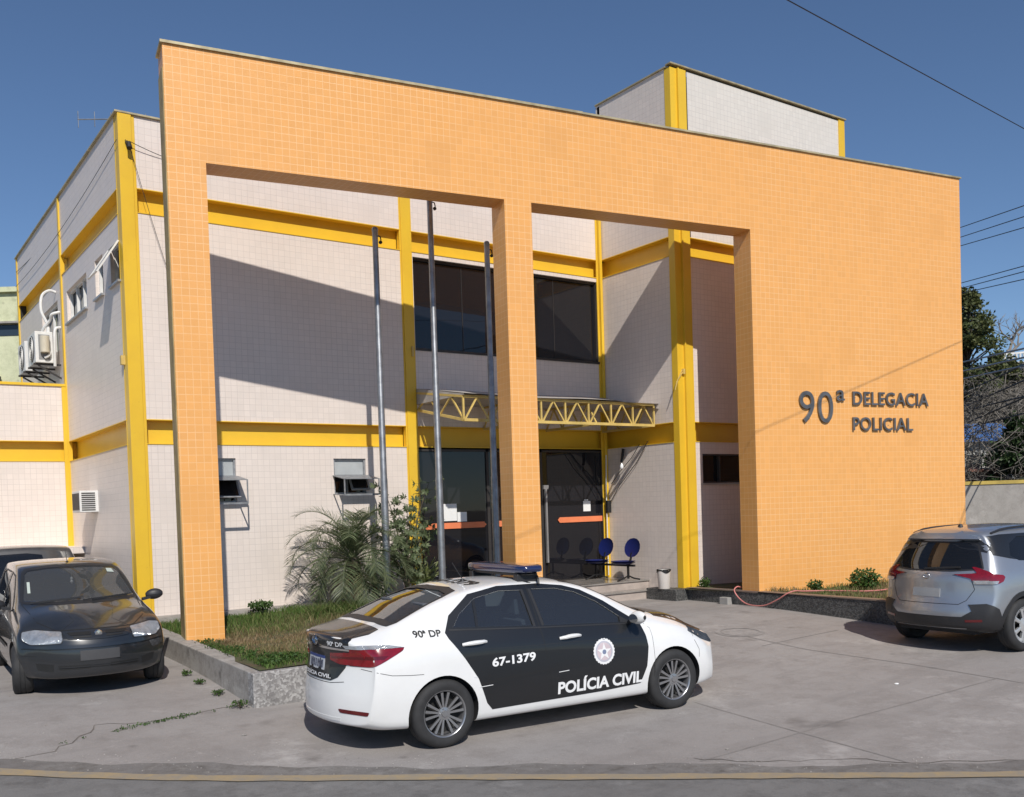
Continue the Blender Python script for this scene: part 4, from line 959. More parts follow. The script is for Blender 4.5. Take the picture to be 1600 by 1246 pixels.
C.patch('plate_band', [(-.20, .84), (.20, .84), (.20, .865), (-.20, .865)], 'B', MAT('plate_blue', (.03, .06, .22), .4), off=.010, thick=.004, grid=.2, parent=pl_)
for k in range(7):
    u = -.165 + .048 * k; C.patch('plate_mark', [(u, .755), (u + .03, .755), (u + .03, .825), (u, .825)], 'B', MAT('plate_dark', (.08, .09, .13), .5) if k == 0 else bpy.data.materials['plate_dark'], holes=[[(u + .01, .768 + .02 * (k % 2)), (u + .02, .768 + .02 * (k % 2)), (u + .02, .79 + .02 * (k % 2)), (u + .01, .79 + .02 * (k % 2))]], off=.0105, thick=.003, grid=.2, parent=pl_)
C.text('POLÍCIA CIVIL', .30, -.34, .672, .716, 'B', C_STK, bold=.03, off=.016); C.text('90ª DP', -.27, -.50, .970, 1.012, 'B', C_STK, bold=.025, off=.012)
# round emblem on boot
mb = MB()
h, nn = cast(C.bvh, 'B', 0, 1.0)
def oval(mb, rx, rz, t=.006, c=(0, 0)):
    pts = [h + Vector((-.012, c[0] + rx * math.cos(a), c[1] + rz * math.sin(a))) for a in np.linspace(0, 2 * math.pi, 25)]; mb.tube(pts, t, 6, cap=False)
oval(mb, .062, .042); oval(mb, .022, .038, .005); oval(mb, .045, .016, .005, (0, .014)); mb.build('emblem', C_CHROME, boot, local=True, smooth=True)
C.line([(-.88, .62), (-.60, .60), (-.5, .63)][:0] or [(-.50, .655), (-.33, .635), (.33, .635), (.50, .655)], 'B', .006, C_PLAST, .001)
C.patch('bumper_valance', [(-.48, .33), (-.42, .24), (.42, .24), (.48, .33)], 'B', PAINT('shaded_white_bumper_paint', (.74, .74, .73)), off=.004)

# front: black bonnet, grille
C.patch('bonnet', [(2.60, -.66), (2.60, .66), (3.0, .66), (3.30, .58), (3.45, .42), (3.52, 0), (3.45, -.42), (3.30, -.58), (3.0, -.66)][::-1], 'T', C_BLACKP, off=.004, grid=.08, label='black bonnet')
C.patch('grille', [(-.55, .50), (-.60, .42), (-.50, .28), (.50, .28), (.60, .42), (.55, .50)], 'F', C_PLAST, off=.003); C.patch('grille', [(-.40, .66), (-.42, .60), (.42, .60), (.40, .66)], 'F', C_PLAST, off=.004)
C.line([(2.62, -.6), (3.0, -.60), (3.32, -.54), (3.45, -.40), (3.5, 0), (3.45, .40), (3.32, .54), (3.0, .6), (2.62, .6)], 'T', .005, C_PLAST, .0045)
# black roof arch stripe at B pillar, roof number
C.line([(1.10, -.50), (1.13, -.54), (1.10, -.60)], 'T', .05, C_BLACKP, .002, 'roof_band')
C.text('67-1379', .60, .60, 0, 1, 'T', C_STKB) if False else None
V, F = text_mesh('67-1379', .03); vs = []; w_, h_ = V[:, 0].max(), V[:, 1].max()
for x, y, z in V:
    hh, n_ = cast(C.bvh, 'T', .50 + .17 * y / h_, .42 - .84 * x / w_); vs.append(hh + n_ * .004)
MB().add(vs, F).build('lettering', C_STKB, pol, local=True)
for sd in (-1, 1):
    wheel(pol, 0, sd * .765, .315, sd, style='multi'); wheel(pol, 2.7, sd * .765, .315, sd, style='multi', steer=0)
seat(pol, 1.18, -.38); seat(pol, 1.18, .38); seat(pol, .18, 0, .44, bench=1); steering(pol, 1.86, .38, .92)
MB().box(2.05, 2.35, -.66, .66, .5, .90).build('dashboard', C_PLAST, pol, local=True, bevel=.05)
MB().box(-.62, 3.15, -.56, .56, .19, .30).build('underbody', M_DARK, pol, local=True)
# light bar
LBx, LBz = 1.16, 1.50
mb = MB()
def bar_fn(hx, hy, hz, zc, exp=3.2):
    def fn(i, j):
        a = 2 * math.pi * i; ph = math.pi * (j - .5); cx = lambda t: math.copysign(abs(math.cos(t)) ** (2 / exp), math.cos(t)); sx_ = lambda t: math.copysign(abs(math.sin(t)) ** (2 / exp), math.sin(t))
        return (LBx + hx * cx(ph) * cx(a), hy * cx(ph) * sx_(a), zc + hz * sx_(ph))
    return fn
lb = MB().grid(bar_fn(.15, .61, .046, LBz + .06, 5), 48, 16).build('light_bar', PAINT('blue_beacon_plastic', (.012, .022, .085), 1, .25), pol, local=True, smooth=True, angle=60)
MB().grid(bar_fn(.125, .56, .022, LBz + .01, 4), 40, 10).build('bar_base', C_PLAST, lb, local=True, smooth=True)
for sd in (-1, 1): MB().box(LBx - .14, LBx + .10, sd * .47 - .04, sd * .47 + .04, 1.42, LBz + .01).build('bar_mount', C_PLAST, lb, local=True, bevel=.008)
mb = MB(); mb.tube([(LBx + .1, -.50, LBz - .02), (LBx + .06, -.58, 1.45), (LBx + .05, -.60, 1.41)], .012, 6); mb.build('strap', C_PLAST, lb, local=True)
h, nn = cast(C.bvh, 'T', .62, -.10)
mb = MB(); mb.lathe([(.001, .025), (.02, .02), (.028, 0)], 12, h); mb.tube([h + Vector((0, 0, .02)), h + Vector((-.10, .02, .19))], .004, 5); mb.build('antenna', C_PLAST, pol, local=True, smooth=True)
# ================================================================== dark grey hatchback (front towards the street)
hx, hy, hth, hz0 = -1.332, -1.129, -1.605, .157
hat = thing('hatchback_car', 'dusty dark grey hatchback with clear headlamps parked nose-out left of the portal', 'car', (hx, hy, hz0), (0, 0, hth))
spP = dict(crease={3: .3, 6: .35, 7: .5, 9: .5}, endcrease=.2, xs=[-.66, -.60, -.50, -.36, -.15, .1, .4, .7, 1.0, 1.25, 1.5, 1.75, 2.0, 2.2, 2.4, 2.6, 2.8, 2.93, 3.02, 3.08], zones=(-.30, 2.5), bR=.16, bF=.50,
    XR=[(.2, -.62), (.5, -.66), (.8, -.62), (.95, -.56), (1.2, -.44), (1.4, -.32)], XF=[(.15, 2.98), (.25, 3.06), (.45, 3.08), (.55, 3.06), (.62, 3.02), (.72, 2.96), (.80, 2.86), (.9, 2.7)],
    zb=[(-.66, .26), (0, .17), (2.6, .17), (3.08, .20)], zs=[(-.66, .32), (.1, .22), (2.5, .22), (3.08, .25)],
    zt=[(-.66, .90), (0, .93), (1.6, .88), (2.1, .85), (2.6, .77), (2.9, .68), (3.08, .56)], wt=[(-.66, .70), (0, .745), (1.6, .745), (2.3, .73), (2.8, .70), (3.08, .64)], wm=[(-.66, .74), (0, .80), (1, .81), (2.4, .81), (2.8, .78), (3.08, .68)],
    zr=[(-.66, 1.30), (-.3, 1.37), (.2, 1.40), (.9, 1.39), (1.2, 1.335), (1.5, 1.18), (1.8, 1.0), (2.0, .92), (2.4, .85), (2.7, .79), (2.95, .70), (3.08, .61)],
    wr=[(-.66, .54), (0, .585), (.9, .585), (1.25, .595), (1.6, .63), (1.95, .66), (2.4, .62), (3.08, .48)],
    ztop=[(-.66, 1.34), (-.3, 1.415), (.3, 1.44), (.9, 1.43), (1.22, 1.385), (1.5, 1.255), (1.85, 1.06), (2.05, .97), (2.4, .91), (2.75, .83), (2.95, .745), (3.08, .65)])
H = Car(hat, spP)
ws = [(-.635, .985), (-.60, 1.12), (-.545, 1.30), (-.50, 1.338), (-.25, 1.365), (.25, 1.365), (.50, 1.338), (.545, 1.30), (.60, 1.12), (.635, .985), (.3, .965), (-.3, .965)]
sw1 = [(.92, .91), (1.72, .885), (1.80, .90), (1.45, 1.13), (1.22, 1.27), (.92, 1.31)]; sw2 = [(.05, .94), (.85, .915), (.85, 1.31), (.35, 1.325), (.12, 1.29)]
cuts = [(shrink(ws, .02), 'F', (3.4, 5.1))]
for pl in 'RL': cuts += [(shrink(sw1, .01), pl, (.9, 1.6)), (shrink(sw2, .01), pl, (.9, 1.6))]
H.body(C_GREY, [(0, .28, -1), (0, .28, 1), (2.36, .28, -1), (2.36, .28, 1)], cuts, [-.2, .1, .4, .7, 1.0, 1.3, 1.6, 1.85], .315, lining=C_SKIN)
H.patch('windscreen', ws, 'F', C_WIND, off=-.004, thick=.004); H.line(ws, 'F', .028, C_PLAST, .003, 'window_seal', closed=True)
for pl, sd in (('R', -1), ('L', 1)):
    H.patch('side_window', sw1, pl, C_GLASSD, off=-.004, thick=.004); H.patch('side_window', sw2, pl, C_GLASSD, off=-.004, thick=.004)
    H.line(sw1, pl, .02, C_PLAST, .003, 'window_seal', closed=True); H.line(sw2, pl, .02, C_PLAST, .003, 'window_seal', closed=True)
    H.line([(.89, 1.3), (.89, .9), (.88, .5), (.90, .24)], pl, .007, M_BLACK, .002); H.line([(1.86, .86), (1.90, .5), (1.88, .24)], pl, .006, M_BLACK, .002)
    H.line([(.3, .52), (1.0, .52), (1.84, .50)], pl, .045, C_PLAST, .012, 'side_moulding')
    handle(H, .98, .78, sd, C_PLAST); mirror(H, 1.72, sd * .77, .965, sd, C_PLAST)
    H.line([(2.66, .46), (2.8, .455), (3.0, .45)][:2], pl, .006, M_BLACK, .002)
    for q in ([(sd * .35, .705), (sd * .37, .585), (sd * .66, .575), (sd * .735, .63), (sd * .72, .715), (sd * .60, .73)],):
        q = rnd(q if sd > 0 else q[::-1], .02)
        hl_ = H.patch('headlamp', q, 'F', C_CLEAR, off=.006, grid=.03); H.line(q, 'F', .008, C_PLAST, .007, 'lamp_edge', closed=True)
    sg = sd
    H.patch('fog_recess', [(sg * .46, .36), (sg * .62, .38), (sg * .60, .30), (sg * .46, .28)][::sg], 'F', M_BLACK, off=.003)
# bonnet lines, grille, bumper
H.line([(-.64, .97), (-.56, .80), (-.42, .725), (-.38, .715), (.38, .715), (.42, .725), (.56, .80), (.64, .97)], 'F', .007, M_BLACK, .0015)
H.line([(-.36, .71), (-.20, .80), (-.30, .95)], 'F', .004, M_DARK, .001); H.line([(.36, .71), (.20, .80), (.30, .95)], 'F', .004, M_DARK, .001)
H.patch('grille', rnd([(-.36, .70), (.36, .70), (.32, .625), (.10, .61), (-.10, .61), (-.32, .625)], .02), 'F', C_GREY, off=.010, thick=.02, grid=.04)
for sg in (-1, 1):
    q = rnd([(sg * .31, .685), (sg * .075, .685), (sg * .075, .655), (sg * .28, .655)][::sg], .01); H.patch('grille_slot', q, 'F', M_BLACK, off=.013, thick=.006, grid=.04)
    q = rnd([(sg * .26, .645), (sg * .075, .645), (sg * .075, .632), (sg * .25, .634)][::sg], .005); H.patch('grille_slot', q, 'F', M_BLACK, off=.013, thick=.006, grid=.04)
    H.patch('bumper_slot', rnd([(sg * .42, .345), (sg * .10, .345), (sg * .10, .30), (sg * .40, .295)][::sg], .01), 'F', M_BLACK, off=.003)
h, nn = cast(H.bvh, 'F', 0, .665)
mb = MB(); mb.lathe([(.001, .028), (.036, .026), (.042, .016), (.044, .0)], 24, h, 'x'); mb.build('emblem', C_CHROME, hat, local=True, smooth=True)
H.line([(-.72, .56), (-.5, .545), (0, .54), (.5, .545), (.72, .56)], 'F', .03, C_GREY, .014, 'bumper_rib'); H.line([(-.74, .535), (-.5, .52), (0, .515), (.5, .52), (.74, .535)], 'F', .008, M_BLACK, .003)
H.line([(-.42, .325), (.42, .325)], 'F', .010, C_GREY, .012, 'bumper_rib')
H.patch('number_plate', [(-.20, .39), (.20, .39), (.20, .50), (-.20, .50)], 'F', MAT('blank_grey_plate', (.055, .055, .058), .6), off=.012, thick=.012, grid=.2)
H.patch('bumper_damage', rnd([(.56, .53), (.70, .55), (.72, .46), (.60, .44)], .02), 'F', MAT('scuffed_primer', (.05, .05, .052), .85, var=.8, vs=30), off=.003, grid=.04)
# wipers, sticker, ornament, antenna
for y0, y1, z1 in ((.10, .52, .985), (-.46, -.02, .988)):
    a, _ = cast(H.bvh, 'F', y0, .975); p2, _ = cast(H.bvh, 'F', y1, z1 + .012); mb = MB(); mb.bar(a + Vector((.03, 0, .01)), p2 + Vector((.03, 0, .01)), .014, .02); mb.bar(a + Vector((.02, -.10, .012)), p2 + Vector((.02, .04, .02)), .008, .012); mb.build('wiper', C_PLAST, hat, local=True)
H.patch('windscreen_sticker', [(.40, 1.27), (.48, 1.26), (.465, 1.305), (.40, 1.31)], 'F', MAT('pale_sticker', (.45, .50, .45), .6), off=.003, thick=.002)
H.patch('windscreen_sticker', [(-.55, 1.08), (-.52, 1.08), (-.50, 1.20), (-.53, 1.20)], 'F', bpy.data.materials['pale_sticker'], off=.003, thick=.002)
h, nn = cast(H.bvh, 'T', 1.02, 0); mb = MB(); mb.lathe([(.001, .02), (.02, 0)], 10, h); mb.tube([h, h + Vector((-.12, 0, .16))], .004, 5); mb.build('antenna', C_PLAST, hat, local=True)
mb = MB(); mb.lathe([(.001, -.05), (.02, -.02), (.008, 0), (.018, .02), (.001, .05)], 8, (1.18, .02, 1.18)); mb.tube([(1.18, .02, 1.22), (1.17, .02, 1.32)], .003, 4); mb.build('hanging_ornament', C_STK, hat, local=True)
mb = MB(); mb.box(1.22, 1.25, -.10, .12, 1.27, 1.32); mb.build('inner_mirror', C_PLAST, hat, local=True, bevel=.01)
for sd in (-1, 1):
    wheel(hat, 0, sd * .70, .28, sd, .28, .175, style='cap', mats=(C_TYRE, C_RIMS, C_DISC)); wheel(hat, 2.36, sd * .70, .28, sd, .28, .175, style='cap', mats=(C_TYRE, C_RIMS, C_DISC), steer=-.12)
seat(hat, .85, -.36, .40); seat(hat, .85, .36, .40); seat(hat, 0, 0, .42, bench=1); steering(hat, 1.42, .36, .92)
MB().box(1.62, 1.95, -.6, .6, .5, .90).build('dashboard', C_PLAST, hat, local=True, bevel=.05); MB().box(-.5, 2.75, -.5, .5, .17, .28).build('underbody', M_DARK, hat, local=True)
# ================================================================== black hatchback behind
bk = thing('small_car', 'black car parked behind the dark grey hatchback, only its roof showing', 'car', (-.86, 2.45, .27), (0, 0, math.pi - .04))
K2 = Car(bk, spP)
K2.body(C_NAVY, [(0, .28, -1), (0, .28, 1), (2.36, .28, -1), (2.36, .28, 1)], cuts, [-.2, .1, .4, .7, 1.0, 1.3, 1.6, 1.85], .315, lining=C_SKIN)
K2.patch('windscreen', ws, 'F', C_WIND, off=-.004, thick=.004)
for pl, sd in (('R', -1), ('L', 1)):
    K2.patch('side_window', sw1, pl, C_GLASSD, off=-.004, thick=.004); K2.patch('side_window', sw2, pl, C_GLASSD, off=-.004, thick=.004); mirror(K2, 1.72, sd * .77, .965, sd, C_PLAST)
    q = rnd([(sd * .35, .705), (sd * .37, .585), (sd * .66, .575), (sd * .735, .63), (sd * .72, .715), (sd * .60, .73)][::sd], .02); K2.patch('headlamp', q, 'F', C_CLEAR, off=.006, grid=.03)
    wheel(bk, 0, sd * .70, .28, sd, .28, .175, style='cap', mats=(C_TYRE, C_RIMS, C_DISC)); wheel(bk, 2.36, sd * .70, .28, sd, .28, .175, style='cap', mats=(C_TYRE, C_RIMS, C_DISC))
seat(bk, .85, -.36, .40); seat(bk, .85, .36, .40)
# ================================================================== silver crossover (rear towards the camera)
suv = thing('crossover_car', 'silver compact crossover with red boomerang tail lamps parked at the right edge', 'car', (8.54, -8.37, .055), (0, 0, -.097))
spK = dict(xs=[-.84, -.80, -.72, -.60, -.45, -.25, 0, .3, .7, 1.1, 1.5, 1.8, 2.05, 2.3, 2.55, 2.8, 3.05, 3.25, 3.4, 3.47], zones=(-.30, 2.8), bR=.26, bF=.5,
    XR=[(.2, -.70), (.32, -.78), (.5, -.82), (.62, -.80), (.70, -.74), (.95, -.74), (1.02, -.72), (1.2, -.56), (1.42, -.40), (1.5, -.40), (1.6, -.36)], XF=[(.2, 3.35), (.4, 3.45), (.7, 3.47), (.85, 3.42), (.95, 3.25), (1.0, 3.0)],
    zb=[(-.84, .30), (-.4, .22), (3.47, .24)], zs=[(-.84, .36), (0, .28), (2.6, .28), (3.47, .32)],
    zt=[(-.84, .99), (-.5, 1.03), (0, 1.05), (1, 1.02), (2.2, .98), (2.8, .93), (3.47, .78)], wt=[(-.84, .74), (-.3, .82), (0, .835), (1.5, .83), (2.6, .80), (3.47, .68)], wm=[(-.84, .79), (-.4, .865), (0, .885), (.6, .875), (2, .875), (2.62, .885), (3.47, .74)],
    zr=[(-.84, 1.43), (-.4, 1.46), (0, 1.50), (.8, 1.52), (1.3, 1.49), (1.6, 1.41), (2.0, 1.18), (2.35, 1.03), (2.8, .97), (3.47, .84)],
    wr=[(-.84, .52), (-.3, .58), (0, .60), (.8, .60), (1.5, .61), (2.2, .69), (2.8, .66), (3.47, .5)],
    ztop=[(-.84, 1.50), (-.4, 1.545), (.1, 1.585), (.8, 1.60), (1.3, 1.575), (1.65, 1.49), (2.1, 1.24), (2.45, 1.08), (2.9, 1.02), (3.25, .95), (3.47, .86)])
S_ = Car(suv, spK)
rwK = [(-.58, 1.045), (-.66, 1.06), (-.52, 1.335), (-.44, 1.38), (.44, 1.38), (.52, 1.335), (.66, 1.06), (.58, 1.045), (.3, 1.025), (-.3, 1.025)]
sK2 = [(-.12, 1.20), (.02, 1.13), (.62, 1.09), (.62, 1.44), (.20, 1.445), (-.02, 1.36)]; sK1 = [(.72, 1.085), (2.0, 1.04), (1.70, 1.29), (1.45, 1.40), (.72, 1.445)]
cuts = [(shrink(rwK, .02), 'B', (1.9, 3.3))]
for pl in 'RL': cuts += [(shrink(sK1, .01), pl, (.9, 1.6)), (shrink(sK2, .01), pl, (.9, 1.6))]
S_.body(C_SILVER, [(0, .33, -1), (0, .33, 1), (2.62, .33, -1), (2.62, .33, 1)], cuts, [-.35, -.1, .2, .6, 1.0, 1.4, 1.8, 2.0], .375, lining=M_DARK)
S_.patch('rear_window', rwK, 'B', C_GLASSD, off=.002, thick=.006, grid=.05); S_.line(rwK, 'B', .018, C_PLAST, .004, 'window_seal', closed=True)
for pl, sd in (('R', -1), ('L', 1)):
    S_.patch('black_pillar_panel', [(-.42, 1.44), (-.46, 1.30), (-.36, 1.22), (-.12, 1.17), (.66, 1.06), (.66, 1.475), (-.1, 1.47)], pl, C_PLAST if False else C_BLACKP, [shrink(sK2, .01)], .004, .01, .05)
    S_.patch('black_pillar_panel', [(.66, 1.06), (2.08, 1.01), (1.72, 1.33), (1.45, 1.435), (.66, 1.475)], pl, C_BLACKP, [shrink(sK1, .01)], .004, .01, .05)
    S_.patch('side_window', sK1, pl, C_GLASSD, off=-.004, thick=.004); S_.patch('side_window', sK2, pl, C_GLASSD, off=-.004, thick=.004)
    S_.patch('tail_lamp', rnd([(-.565, .99), (-.555, 1.07), (-.54, 1.075), (-.47, .99), (-.36, .975), (-.34, .95), (-.38, .90), (-.46, .868), (-.58, .868)], .006), pl, C_REDL, off=.014, grid=.02, cull=True)
    S_.patch('reversing_lens', [(-.60, .91), (-.44, .905), (-.46, .868), (-.60, .872)], pl, C_CLEAR, off=.017, grid=.02, cull=True)
    S_.patch('sill_cladding', [(.42, .30), (2.2, .30), (2.2, .42), (.42, .42)], pl, C_PLAST, off=.008); 
    S_.patch('wheel_arch_trim', [(.43 * math.cos(a), .33 + .43 * math.sin(a)) for a in np.linspace(-.15, math.pi + .15, 25)], pl, C_PLAST, [[(.372 * math.cos(a), .33 + .372 * math.sin(a)) for a in np.linspace(0, 2 * math.pi, 33)[:-1]]], .009, .02, .06)
    S_.line([(.66, 1.06), (.68, .7), (.60, .45)], pl, .006, M_BLACK, .002); handle(S_, .45, .99, sd, C_SILVER)
    mb = MB()
    pts = []
    for k in range(9):
        x = -.22 + 1.5 * k / 8; hh, n_ = cast(S_.bvh, 'T', x, sd * .57); pts.append(hh + Vector((0, 0, .012 + .02 * math.sin(math.pi * k / 8) ** .3)))
    mb.tube(pts, .014, 8); mb.build('roof_rail', C_PLAST, suv, local=True, smooth=True); mirror(S_, 1.95, sd * .86, 1.07, sd, C_SILVER)
    q = [(sd * .36, .982), (sd * .60, .997), (sd * .745, 1.002), (sd * .745, .868), (sd * .61, .865), (sd * .55, .935)]
    S_.patch('tail_lamp', rnd(q[::sd], .008), 'B', C_REDL, off=.014, grid=.02, cull=True)
    q = [(sd * .58, .91), (sd * .745, .912), (sd * .745, .87), (sd * .615, .868)]; S_.patch('reversing_lens', q[::sd], 'B', C_CLEAR, off=.018, grid=.02, cull=True)
    wheel(suv, 0, sd * .77, .33, sd, .33, .215, style='alloy', mats=(C_TYRE, C_RIMS, C_DISC)); wheel(suv, 2.62, sd * .77, .33, sd, .33, .215, style='alloy', mats=(C_TYRE, C_RIMS, C_DISC))
    S_.line([(sd * .56, .93), (sd * .60, .80), (sd * .52, .66), (sd * .44, .61)], 'B', .007, M_BLACK, .002)
    S_.patch('reflector', [(sd * .52, .42), (sd * .70, .43), (sd * .70, .40), (sd * .52, .39)][::sd], 'B', C_REDD, off=.012, grid=.04)
S_.line([(-.44, .61), (.44, .61)], 'B', .007, M_BLACK, .002)
bump_poly = [(-.86, .28), (.86, .28), (.86, .66), (.70, .66), (.50, .52), (.40, .47), (-.40, .47), (-.50, .52), (-.70, .66), (-.86, .66)]
S_.patch('rear_bumper', [(-.80, .27), (.80, .27), (.80, .58), (.72, .62), (.62, .55), (.48, .455), (-.48, .455), (-.62, .55), (-.72, .62), (-.80, .58)], 'B', C_PLAST, off=.008, thick=.02, grid=.035)
for pl, sd in (('R', -1), ('L', 1)):
    S_.patch('rear_bumper', [(-.66, .30), (-.38, .30), (-.40, .42), (-.46, .56), (-.56, .625), (-.66, .61)], pl, C_PLAST, off=.010, thick=.02, grid=.035)
S_.patch('number_plate', [(-.20, .69), (.20, .69), (.20, .80), (-.20, .80)], 'B', MAT('plain_grey_plate', (.30, .31, .32), .5), off=.010, thick=.012, grid=.2)
h, nn = cast(S_.bvh, 'B', 0, .955)
mb = MB(); pts = [h + Vector((-.012, .045 * math.cos(a), .035 * math.sin(a))) for a in np.linspace(0, 2 * math.pi, 25)]; mb.tube(pts, .006, 6, cap=False); mb.build('emblem', C_CHROME, suv, local=True, smooth=True)
a, _ = cast(S_.bvh, 'B', .05, 1.05); p2, _ = cast(S_.bvh, 'B', -.42, 1.075); mb = MB(); mb.bar(a + Vector((-.03, 0, 0)), p2 + Vector((-.03, 0, 0)), .016, .024); mb.build('wiper', C_PLAST, suv, local=True)
S_.line([(-.66, 1.015), (-.50, .985), (-.34, .975)], 'B', .006, M_BLACK, .002); S_.line([(.66, 1.015), (.50, .985), (.34, .975)], 'B', .006, M_BLACK, .002)
S_.patch('roof_spoiler', rnd([(-.54, 1.40), (-.50, 1.45), (-.3, 1.49), (.3, 1.49), (.50, 1.45), (.54, 1.40)], .02), 'B', C_SILVER, off=.05, thick=.07, grid=.06)
h, nn = cast(S_.bvh, 'T', -.02, 0); mb = MB(); mb.lathe([(.001, .035), (.02, .03), (.035, .0)], 12, h); mb.build('antenna', C_PLAST, suv, local=True, smooth=True)
seat(suv, .9, -.38, .5); seat(suv, .9, .38, .5); seat(suv, 0.05, 0, .5, bench=1)
MB().box(-.55, 3.0, -.55, .55, .22, .34).build('underbody', M_DARK, suv, local=True)
# ================================================================== plants
def LEAF(name, c1, c2, rough=.55, trans=.25, sc=8):
    m, nt, b = NEW(name); co = geo(nt)
    wn = nt.nodes.new('ShaderNodeNewGeometry'); rp = wn.outputs['Random Per Island']
    c = mixc(nt, rp, c1, c2); c = mixc(nt, ramp(nt, noise(nt, sc, 4, .6, co), .3, .7), mixc(nt, .35, c, (.01, .015, .005)), c)
    nt.links.new(c, b.inputs['Base Color']); b.inputs['Roughness'].default_value = rough; b.inputs['Specular IOR Level'].default_value = .35
    t = nt.nodes.new('ShaderNodeBsdfTranslucent'); nt.links.new(c, t.inputs[0]); mx = nt.nodes.new('ShaderNodeMixShader'); mx.inputs[0].default_value = trans
    out = [n for n in nt.nodes if n.type == 'OUTPUT_MATERIAL'][0]; nt.links.new(b.outputs[0], mx.inputs[1]); nt.links.new(t.outputs[0], mx.inputs[2]); nt.links.new(mx.outputs[0], out.inputs[0]); return m
L_PALM = LEAF('palm_leaf', (.08, .12, .055), (.25, .28, .15), .42, .35); L_SHRUB = LEAF('shrub_leaf', (.08, .12, .05), (.22, .26, .14)); L_PALE = LEAF('variegated_leaf', (.22, .27, .08), (.42, .45, .25))
L_WEED = LEAF('weed_leaf', (.04, .09, .02), (.10, .18, .04)); L_BARK = MAT('fibrous_bark', (.09, .07, .05), .9, var=.4, vs=20, bs_=.8, bscale=50)
def grassmat():
    m, nt, b = NEW('patchy_grass'); co = geo(nt); rp = nt.nodes.new('ShaderNodeNewGeometry').outputs['Random Per Island']
    green = mixc(nt, rp, (.045, .10, .02), (.13, .21, .05)); dry = mixc(nt, rp, (.20, .135, .07), (.36, .27, .16))
    ex = nt.nodes.new('ShaderNodeAttribute'); ex.attribute_name = 'dry'; ex.attribute_type = 'GEOMETRY'
    c = mixc(nt, ex.outputs['Fac'], green, dry); nt.links.new(c, b.inputs['Base Color']); b.inputs['Roughness'].default_value = .7; b.inputs['Specular IOR Level'].default_value = .2
    t = nt.nodes.new('ShaderNodeBsdfTranslucent'); nt.links.new(c, t.inputs[0]); mx = nt.nodes.new('ShaderNodeMixShader'); mx.inputs[0].default_value = .25
    out = [n for n in nt.nodes if n.type == 'OUTPUT_MATERIAL'][0]; nt.links.new(b.outputs[0], mx.inputs[1]); nt.links.new(t.outputs[0], mx.inputs[2]); nt.links.new(mx.outputs[0], out.inputs[0]); return m
M_GRASS = grassmat()
def blades(name, pts, hfn, dryfn, w_=.006, label=None):
    """pts: list of (x,y,z); builds grass blades as narrow bent triangles"""
    P = np.array(pts); n = len(P); r = rng
    h = np.array([hfn(x, y) for x, y, _ in pts]) * r.uniform(.45, 1.25, n); a = r.uniform(0, 2 * math.pi, n); lean = r.uniform(.15, .9, n) * h; wa = r.uniform(0, 2 * math.pi, n); ww = w_ * r.uniform(.6, 1.4, n)
    dx, dy = np.cos(a) * lean, np.sin(a) * lean; wx, wy = np.cos(wa) * ww, np.sin(wa) * ww
    V = np.zeros((n, 5, 3)); V[:, 0] = P + np.stack([wx, wy, 0 * h - .01], 1); V[:, 1] = P - np.stack([wx, wy, 0 * h + .01], 1)
    mid = P + np.stack([dx * .35, dy * .35, h * .6], 1); V[:, 2] = mid + np.stack([wx, wy, 0 * h], 1) * .75; V[:, 3] = mid - np.stack([wx, wy, 0 * h], 1) * .75; V[:, 4] = P + np.stack([dx, dy, h], 1)
    base = (np.arange(n) * 5)[:, None]; F = np.concatenate([base + np.array([[0, 1, 3, 2]]), ], 1); T = base + np.array([[2, 3, 4]])
    me = bpy.data.meshes.new(name); faces = [tuple(f) for f in F.tolist()] + [tuple(f) for f in T.tolist()]; me.from_pydata(V.reshape(-1, 3).tolist(), [], faces); me.materials.append(M_GRASS)
    at = me.attributes.new('dry', 'FLOAT', 'POINT'); dv = np.array([dryfn(x, y) for x, y, _ in pts]); dv = np.clip(dv + r.normal(0, .22, n), 0, 1); at.data.foreach_set('value', np.repeat(dv, 5))
    o = bpy.data.objects.new(name, me); COL.objects.link(o); return props(o, label, 'grass', kind='stuff')
def wv(x, y, s=1.): return .5 + .25 * math.sin(x * 2.1 * s + 1.3 * math.sin(y * 1.7 * s)) + .25 * math.sin(y * 2.7 * s + 1.1 * math.sin(x * 2.3 * s + 2))
def dryL(x, y):
    e = min(x + .1, (y + 5.4)) ; c = 1.3 - abs(y + 3.2) / 1.6
    return max(0, min(1, c)) * (0.55 + .6 * wv(x, y, 1.4)) * (1 if e > .35 else .25) if y > -5.4 else 0
pts = []
for k in range(34000):
    x = random.uniform(bx0 + .2, 3.4) if k % 4 else random.uniform(bx0 + .2, bx1 - .1); y = random.uniform(by0 + .12, -.45)
    if random.random() > .2 + .75 * wv(x * 1.7, y * 1.7, 1.6): continue
    if -.2 < x < .62 and -2.66 < y < -2.1 and 0: continue
    pts.append((x, y, soilL(x, y)))
def hL(x, y): return .03 + .04 * wv(x, y, 2.) + (.045 if y > -2.4 else 0)
blades('grass', pts, hL, dryL, .0055, 'patchy green and straw-coloured grass growing in the left planter')
